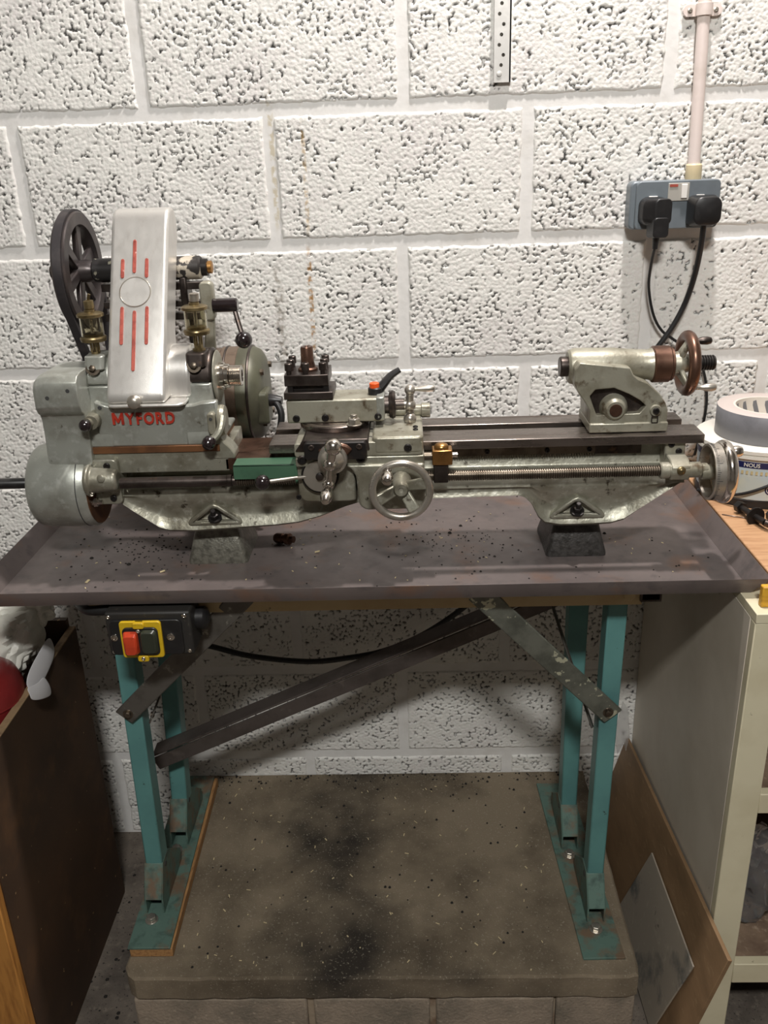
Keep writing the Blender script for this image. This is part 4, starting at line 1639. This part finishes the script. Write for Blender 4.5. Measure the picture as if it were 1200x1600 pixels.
tag(o, 'black cable sagging across the wall beneath the tray', 'cable')

# ================================================================== WALL FITTINGS
so = thing('wall_socket', 'grey metal clad twin wall socket with two black plugs', 'socket', (482, 0, 1395))
b = B()
b.plate([rrect(404, 556, 1357, 1437, 9)], 'xz', -36, -3)
part('back_box', b, 'socket_grey', so, bev=3)
b = B()
b.plate([rrect(413, 556, 1358, 1437, 8)], 'xz', -44, -36)
part('front_plate', b, 'socket_grey', so, bev=1.5)
b = B()
b.plate([rrect(466, 502, 1404, 1433, 1)], 'xz', -46.5, -44)
part('switch_panel', b, 'socket_silver', so, bev=.6)
b = B()
b.plate([rrect(488, 498, 1408, 1431, 1)], 'xz', -50, -46)
part('rocker_switch', b, 'socket_white', so, bev=1)
b = B()
b.plate([rrect(468, 482, 1427, 1431, 1)], 'xz', -47.5, -46)
part('red_marking', b, 'stripe_red', so)
for x0, x1 in ((434, 449), (515, 529)):
    b = B()
    b.plate([rrect(x0, x1, 1405, 1413, 1)], 'xz', -47, -44)
    part('rocker_switch', b, 'socket_white', so, bev=.8)


def plug(lb, sx, kind):
    pg = thing('mains_plug', lb, 'plug', (sx, -50, 1385))
    q = B()
    if kind == 0:
        q.loft([[(x, -45, z) for x, z in rrect(sx - 27, sx + 20, 1365, 1412, 14)], [(x, -66, z) for x, z in rrect(sx - 24, sx + 22, 1366, 1411, 14)],
                [(x, -80, z) for x, z in rrect(sx - 6, sx + 22, 1368, 1410, 8)]])
        q.loft([[(x, -58, z) for x, z in rrect(sx - 14, sx + 16, 1345, 1376, 6)], [(x, -84, z) for x, z in rrect(sx - 8, sx + 18, 1347, 1380, 6)]])
    else:
        q.loft([[(x, -45, z) for x, z in rrect(sx - 25, sx + 25, 1362, 1412, 10)], [(x, -58, z) for x, z in rrect(sx - 26, sx + 26, 1361, 1413, 12)],
                [(x, -82, z) for x, z in rrect(sx - 22, sx + 24, 1365, 1411, 14)], [(x, -85, z) for x, z in rrect(sx - 14, sx + 16, 1372, 1404, 12)]])
    part('plug_body', q, 'black_plastic', pg, bev=1.5, ang=50)
    return pg


p0_ = plug('angled black plug with a thin flex in the left outlet of the grey socket', 444, 0)
b = B()
b.rev((446, -66, 1347), (0, .05, -1), [(0, 6), (20, 4.5)], 12)
part('strain_relief', b, 'black_plastic', p0_)
b = B()
b.tube([(446, -65, 1330), (447, -45, 1300), (450, -28, 1258), (462, -24, 1210), (480, -22, 1178), (506, -22, 1158), (548, -20, 1128), (570, -16, 1090), (580, -14, 1040), (578, -14, 990), (568, -14, 930)], 2.6, 10)
part('flex', b, 'cable_black', p0_)
p1_ = plug('square black plug with a thick cable in the right outlet of the grey socket', 525, 1)
b = B()
b.tube([(526, -66, 1364), (528, -56, 1330), (528, -38, 1280), (518, -30, 1228), (498, -28, 1182), (470, -28, 1140), (440, -34, 1100), (420, -50, 1060)], 5, 12)
part('flex', b, 'cable_black', p1_)
# conduit
cd = thing('conduit_pipe', 'pale pink-white plastic conduit pipe running up from the wall socket', 'conduit', (512, -12, 1437))
b = B()
b.tube([(515, -16, 1440), (511, -16, 1600), (507, -16, 1750), (502, -16, 2000), (496, -16, 2300)], 10.3, 20)
part('pipe', b, 'conduit', cd)
b = B()
b.rev((515.5, -16, 1434), (-.02, 0, 1), [(0, 13.5), (1, 14), (26, 13.5), (28, 12)], 22)
part('coupler', b, 'conduit_cream', cd)
b = B()
sx, sz = 508.5, 1697
b.plate([[(sx - 27, sz - 9)] + arc(sx - 23, sz, 9, 270, 90, 8)[1:] + [(sx + 23, sz + 9)] + arc(sx + 23, sz, 9, 90, -90, 8)[1:]], 'xz', -9, -4)
b.rev((sx + .3, -16, sz - 9), (-.02, 0, 1), [(0, 12), (0, 13.4), (18, 13.4), (18, 12)], 24)
cp2 = part('saddle_clip', b, 'conduit', cd, bev=1)
for x in (sx - 21, sx + 21):
    b = B()
    b.rev((x, -9, sz), (0, -1, 0), [(0, 4.4), (2, 4), (2.6, 2), (1.5, 1.2)], 14)
    part('screw', b, 'worn_steel', cp2)
# perforated strip
holes = []
z = 1612
i = 0
loops = [[(168, 1601), (196, 1601), (195, 2250), (167, 2250)]]
while z < 2240:
    loops.append(circ(176 + (i % 3) * 3.5 + .4, z, 3.0, 10))
    z += 15.2
    i += 1
b = B()
b.plate(loops, 'xz', -11, -8.5)
o = part('perforated_strip', b, 'zinc', org=(182, -5, 1601))
tag(o, 'white painted perforated metal strip screwed to the top of the wall', 'strip')
ps = o
b = B()
b.plate([[(193.5, 1601), (196.5, 1601), (195.5, 2250), (192.5, 2250)]], 'xz', -11, 0)
part('folded_edge', b, 'zinc', ps)
b = B()
b.rev((177, -11, 1614), (0, -1, 0), [(0, 4.6), (1.6, 4), (2, 2)], 14)
part('screw', b, 'zinc', ps)

# ================================================================== BENCH CABINET (right)
cb = thing('bench_cabinet', 'cream painted open shelf cabinet under the wooden bench at the right', 'cabinet', (800, -250, 0))
b = B()
b.box(497, 509, -544, -6, 130, 864)
part('side_panel', b, 'cabinet_side', cb, bev=1)
b = B()
b.box(497, 542, -563, -545, 0, 864)
part('stile', b, 'cabinet_cream', cb, bev=1.5)
b = B()
b.box(1115, 1160, -563, -545, 0, 864)
part('stile', b, 'cabinet_cream', cb, bev=1.5)
b = B()
b.box(542, 1115, -562, -545, 770, 864)
part('top_rail', b, 'cabinet_cream', cb, bev=1.5)
b = B()
b.box(542, 1115, -562, -545, 525, 562)
part('middle_rail', b, 'cabinet_cream', cb, bev=1.5)
b = B()
b.box(542, 1115, -563, -545, 163, 206)
part('bottom_rail', b, 'cabinet_cream', cb, bev=1.5)
for z in (186, 544):
    b = B()
    b.box(509, 1148, -544, -15, z, z + 18)
    part('shelf', b, 'shelf_board', cb)
b = B()
b.box(1148, 1160, -544, -6, 130, 864)
part('side_panel', b, 'cabinet_side', cb)
b = B()
b.box(509, 1148, -14, -6, 130, 864)
part('back_panel', b, 'shelf_board', cb)
b = B()
b.box(497, 1160, -564, -6, 864.2, 879.3)
part('top_board', b, 'cabinet_cream', cb, bev=1)
for x in (500, 1110):
    for y in (-60,):
        b = B()
        b.box(x, x + 38, y, y + 38, 0, 130)
        part('leg', b, 'cabinet_cream', cb, bev=1.5)

bw = thing('wooden_worktop', 'pale timber worktop on the cream cabinet at the right of the tray', 'worktop', (850, -270, 879.6))
b = B()
b.box(537, 1250, -532, -6, 879.6, 909)
part('board', b, 'bench_wood', bw, bev=2)
b = B()
b.box(509, 1250, -545, -533, 879.6, 912)
part('edge_lipping', b, 'bench_edge', bw, bev=2)

# paint tub with tape on it
TBX, TBY, TBZ = 636, -150, 909
tb = thing('paint_tub', 'white plastic paint tub with a blue and cream label on the worktop', 'tub', (TBX, TBY, TBZ))
b = B()
b.rev((TBX, TBY, TBZ), (0, 0, 1), [(0, 96), (2, 100), (16, 101), (96, 104), (97, 100)], 56)
part('tub_body', b, 'tub_white', tb, ang=40)
b = B()
b.rev((TBX, TBY, TBZ), (0, 0, 1), [(0, 99), (1, 102.5), (14, 102.5), (15, 101)], 56)
part('base_band', b, 'black_plastic', tb)
b = B()
b.rev((TBX, TBY, TBZ + 16), (0, 0, 1), [(0, 101.7), (58, 103.6)], 56, cap=False)
part('label_wrap', b, 'tub_label', tb)
b = B()
b.rev((TBX, TBY, TBZ + 73), (0, 0, 1), [(0, 104.3), (11, 104.8)], 56, cap=False)
part('navy_band', b, 'tub_navy', tb)
b = B()
b.rev((TBX, TBY, TBZ + 90), (0, 0, 1), [(0, 105), (0, 110), (5, 110), (5, 107.5), (8, 107.5), (8, 110), (14, 110), (16, 107), (16, 20)], 56)
part('tub_lid', b, 'tub_white', tb, ang=40)


def wrap(txt, size, ang0, z0, R_, m, name):
    t_ = text_mesh(txt, size, .3, .15)
    q_ = B()
    for v in t_.verts:
        a_ = math.radians(ang0) + v.co.x / R_
        r_ = R_ + .5 + v.co.z
        v.co = (TBX + r_ * math.cos(a_), TBY + r_ * math.sin(a_), z0 + v.co.y)
    q_.merge(t_)
    part(name, q_, m, tb, smooth=False)


wrap('NOUS', 9.5, 237, TBZ + 75.6, 105.2, 'tub_white', 'lettering')
b = B()
for i in range(9):
    a_ = math.radians(228 + i * 4.2)
    b.beam((TBX + 104.6 * math.cos(a_), TBY + 104.6 * math.sin(a_), TBZ + 62), (TBX + 104.6 * math.cos(a_), TBY + 104.6 * math.sin(a_), TBZ + 68), (math.cos(a_), math.sin(a_), 0), 3.6, 1)
part('small_print', b, 'tub_gold', tb, smooth=False)
b = B()
a_ = math.radians(263)
dd = Vector((math.cos(a_), math.sin(a_), 0))
b.rev(Vector((TBX, TBY, TBZ + 36)) + dd * 101.5, dd, [(0, 9), (1.6, 9)], 24)
rd = part('round_badge', b, 'tub_navy', tb)
b = B()
b.torus(Vector((TBX, TBY, TBZ + 36)) + dd * 103.2, dd, 6.4, .7, 24, 6)
part('badge_ring', b, 'tub_white', tb)
b = B()
b.tube([(TBX - 108, TBY - 20, TBZ + 8), (TBX - 70, TBY - 84, TBZ + 22), (TBX - 30, TBY - 108, TBZ + 42), (TBX + 20, TBY - 112, TBZ + 70), (TBX + 80, TBY - 86, TBZ + 92)], 2.6, 10)
part('carry_handle', b, 'cable_black', tb)

tp_ = thing('duct_tape_roll', 'grey roll of duct tape lying on the paint tub lid', 'tape roll', (TBX + 6, TBY, TBZ + 106))
RX, RY, RZ = TBX + 6, TBY - 2, TBZ + 106.3
b = B()
b.rev((RX, RY, RZ), (0, 0, 1), [(0, 58), (0, 84), (1, 85), (49, 85), (50, 84)], 64, cap=False)
part('tape', b, 'tape_grey', tp_, ang=50)
b = B()
b.rev((RX, RY, RZ), (0, 0, 1), [(50, 84.5), (50.3, 84), (50.3, 57), (50, 56)], 64, cap=False)
part('tape_edge', b, 'tape_side', tp_)
b = B()
b.rev((RX, RY, RZ), (0, 0, 1), [(0, 58), (50.5, 58), (50.5, 54), (0, 54), (0, 58)], 64, cap=False)
co = part('cardboard_core', b, 'tape_core', tp_)
b = B()
for i in range(16):
    a_ = 2 * PI * i / 16
    d_ = Vector((math.cos(a_), math.sin(a_), 0))
    t2 = Vector((-d_.y, d_.x, 0))
    c_ = Vector((RX, RY, RZ)) + d_ * 53.8
    b.beam(c_ + Vector((0, 0, 14)) - t2 * 5, c_ + Vector((0, 0, 44)) + t2 * 5, d_, 8, .5)
part('core_print', b, 'tape_grey', tp_, smooth=False)


# shackles / eye bolts on the bench
def eyebolt(lb, p0, p1, ringc, ang, gr='eye bolts on the worktop'):
    e = thing('eye_bolt', lb, 'bolt', p0, gr)
    p0, p1 = Vector(p0), Vector(p1)
    q_ = B()
    q_.cyl(p0, p1, 5.4, seg=14)
    q_.rev(p0, (p0 - p1), [(-10, 10), (2, 10), (3, 8)], 6)
    part('shank', q_, 'black_steel', e)
    q_ = B()
    q_.rev(p0 + (p1 - p0) * .62, (p1 - p0), [(0, 16), (3, 16)], 20)
    part('washer', q_, 'black_steel', e)
    q_ = B()
    q_.tube([p1, p1 + Vector((12, -8, -2)), p1 + Vector((32, -14, -3)), p1 + Vector((46, -2, -2)), p1 + Vector((40, 14, 0)), p1 + Vector((22, 16, 0))], 6, 12)
    part('hook', q_, 'dark_steel', e)


eyebolt('dark steel hook bolt with a round washer lying on the worktop nearest the tray', (570, -262, 921), (586, -338, 922), None, 0)
eyebolt('dark steel hook bolt behind the one nearest the tray on the worktop', (610, -300, 920), (624, -356, 920), None, 0)
b = B()
b.tube([(540, -270, 910), (556, -282, 911), (572, -288, 910), (590, -310, 910)], .9, 6)
o = part('wire_offcut', b, 'dark_steel', org=(560, -282, 909))
tag(o, 'thin bent wire offcut on the worktop beside the tray', 'wire')

# contents of the lower shelf
def lump(name, c, rad, m, seed, squash=(1, 1, 1), amp=.22, sub_=4, freq=2.4):
    bm = bmesh.new()
    bmesh.ops.create_icosphere(bm, subdivisions=sub_, radius=1)
    for v in bm.verts:
        n_ = v.co.normalized()
        h_ = 1 + amp * mnoise.noise(n_ * freq + Vector((seed, seed * 2, 0))) + amp * .6 * abs(mnoise.noise(n_ * freq * 2.3 + Vector((seed, 0, 4))))
        v.co = Vector((n_.x * squash[0], n_.y * squash[1], n_.z * squash[2])) * (rad * h_) + Vector(c)
    q_ = B()
    q_.merge(bm)
    return q_


q_ = lump('x', (600, -450, 300), 62, '', 3, (.8, .8, 1.4), .35, 4, 3)
for v in q_.bm.verts:
    v.co.z = max(v.co.z, 205)
    v.co.x = max(v.co.x, 546)
o = part('plastic_bag', q_, 'clear_bag', org=(600, -450, 205))
tag(o, 'crumpled clear plastic bag on the bottom shelf of the cream cabinet', 'bag')
q_ = lump('x', (730, -380, 255), 60, '', 8, (1.6, .9, .9), .25)
for v in q_.bm.verts:
    v.co.z = max(v.co.z, 205)
o = part('cloth_bundle', q_, 'brown_lump', org=(730, -380, 205))
tag(o, 'dusty brown cloth bundle on the bottom shelf of the cream cabinet', 'cloth')

# leaning boards between plinth and cabinet
bd = B()
pA, pB, pC, pD = Vector((488, -656, 322)), Vector((484, -4, 258)), Vector((416, -4, 4)), Vector((430, -618, 2))
nrm = (pB - pA).cross(pD - pA).normalized()
if nrm.x > 0:
    nrm = -nrm
bd.loft([[pA, pB, pC, pD], [p_ - nrm * 7 for p_ in (pA, pB, pC, pD)]])
o = part('hardboard_sheet', bd, 'hardboard', org=(440, -300, 0), bev=.8)
tag(o, 'brown hardboard sheet leaning against the side of the cream cabinet', 'board')
bd2 = B()


def on_board(s_, t_, off=1.2):
    return pA.lerp(pB, s_).lerp(pD.lerp(pC, s_), t_) + nrm * off


cs_ = [on_board(*q) for q in ((.52, .26), (.10, .30), (.14, .99), (.58, .98))]
bd2.loft([cs_, [p_ + nrm * 3 for p_ in cs_]])
o2 = part('grey_sheet', bd2, 'grey_sheet', org=(440, -400, 60), bev=.5)
tag(o2, 'scuffed grey sheet standing in front of the leaning hardboard', 'sheet')

# clear tag hanging by the right leg
b = B()
b.plate([[(362, 628), (352, 560), (360, 520), (369, 545), (374, 526), (378, 560), (372, 612)]], 'xz', -404, -403)
o = part('plastic_tag', b, 'clear_bag', org=(366, -403, 520), bev=.3)
tag(o, 'clear torn plastic strip hanging beside the right front leg of the stand', 'plastic')

# ================================================================== LEFT BOX
bx = thing('plywood_box', 'dark brown plywood box with an open top at the left', 'box', (-840, -400, 0))
b = B()
b.box(-652, -640, -626, -186, 0, 668)
part('side_panel', b, 'box_ply', bx)
b = B()
b.box(-653, -639.5, -626, -186, 668, 671)
part('panel_edge', b, 'box_edge', bx, bev=1)
b = B()
b.box(-1100, -652, -198, -186, 0, 690)
part('back_panel', b, 'box_ply', bx)
b = B()
b.box(-1100, -1088, -626, -198, 0, 668)
part('side_panel', b, 'box_ply', bx)
b = B()
b.box(-1088, -652, -614, -198, 300, 312)
part('floor_panel', b, 'box_ply', bx)
for x0, x1 in ((-700, -641), (-1100, -1040)):
    b = B()
    b.box(x0, x1, -646, -627, 0, 480)
    part('front_stile', b, 'box_front_wood', bx, bev=2)
b = B()
b.box(-1040, -700, -644, -627, 430, 480)
part('front_rail', b, 'box_front_wood', bx, bev=2)
b = B()
b.box(-1040, -700, -638, -627, 0, 430)
part('front_panel', b, 'bronze_strip', bx)
b = B()
b.box(-1088, -652, -627, -615, 0, 668)
part('front_board', b, 'box_ply', bx)
b = B()
b.loft([[(u, -647, v) for u, v in rrect(-720, -688, 290, 345, 12)], [(u, -662, v) for u, v in rrect(-718, -690, 292, 343, 11)]])
part('turn_button', b, 'box_front_wood', bx, bev=3, label='pale wooden turn button')

# red bucket lying in the box
rb_ = thing('red_bucket', 'dark red plastic bucket standing in the plywood box', 'bucket', (-745, -480, 312))
b = B()
b.rev((-745, -470, 312), (.0, .12, 1), [(0, 70), (40, 76), (300, 92), (360, 96), (380, 93), (400, 84), (414, 66), (420, 30)], 48)
part('bucket_body', b, 'red_bucket', rb_, ang=50)
b = B()
b.torus((-745, -427, 668), (0, .12, 1), 95, 2.4, 48, 8)
part('rim_bead', b, 'red_bucket', rb_)

pb = thing('crumpled_bag', 'crumpled white plastic packaging with pale blue print stuffed in the plywood box', 'bag', (-740, -290, 560))
q_ = lump('x', (-742, -288, 690), 92, '', 5, (.95, .75, .78), .30, 5, 1.7)
for v in q_.bm.verts:
    if v.co.x > -665:
        v.co.x = -665 + (v.co.x + 665) * .3
    t = max(0, (v.co.x + 742) / 80)
    v.co.z += 22 * t
part('bag_body', q_, 'bag_film', pb, ang=28)
q_ = lump('x', (-740, -332, 690), 50, '', 5, (.8, .6, .8), .3, 4, 2.6)
part('printed_panel', q_, 'bag_blue', pb)
q_ = lump('x', (-672, -262, 750), 30, '', 9, (.9, .8, 1.0), .4, 4, 2.0)
part('bag_neck', q_, 'bag_film', pb, ang=28)
b = B()
strip = []
for c0, c1 in (((-650, -280, 706), (-640, -292, 676)), ((-644, -320, 712), (-634, -322, 674)), ((-641, -366, 712), (-630, -362, 672)), ((-637, -412, 710), (-628, -398, 670)),
               ((-633, -440, 700), (-627, -420, 664))):
    c0, c1 = Vector(c0), Vector(c1)
    strip.append([c0, c0.lerp(c1, .5) + Vector((3, 0, 0)), c1])
b.loft(strip, cap=False, closed=False)
part('paper_strip', b, 'paper_white', pb, solid=1.0, sub=2)
b = B()
strip = []
for c0, c1 in (((-630, -446, 702), (-626, -446, 676)), ((-626, -420, 690), (-620, -424, 662)), ((-626, -396, 684), (-619, -398, 650)), ((-628, -378, 684), (-622, -372, 638))):
    c0, c1 = Vector(c0), Vector(c1)
    strip.append([c0, c0.lerp(c1, .5) + Vector((4, 0, 0)), c1])
b.loft(strip, cap=False, closed=False)
part('paper_flap', b, 'paper_white', pb, solid=1.0, sub=2)

# small debris on the floor
b = B()
rng = random.Random(21)
for i in range(70):
    x, y = rng.uniform(-640, -530), rng.uniform(-650, -20)
    s_ = rng.uniform(1, 4.5)
    b.rev((x, y, 0), (rng.uniform(-.2, .2), rng.uniform(-.2, .2), 1), [(0, s_), (s_ * .7, s_ * .5)], 5)
o = part('floor_debris', b, 'grime', org=(-590, -300, 0), smooth=False)
tag(o, 'dirt crumbs on the floor between the plywood box and the plinth', 'debris')
o['kind'] = 'stuff'
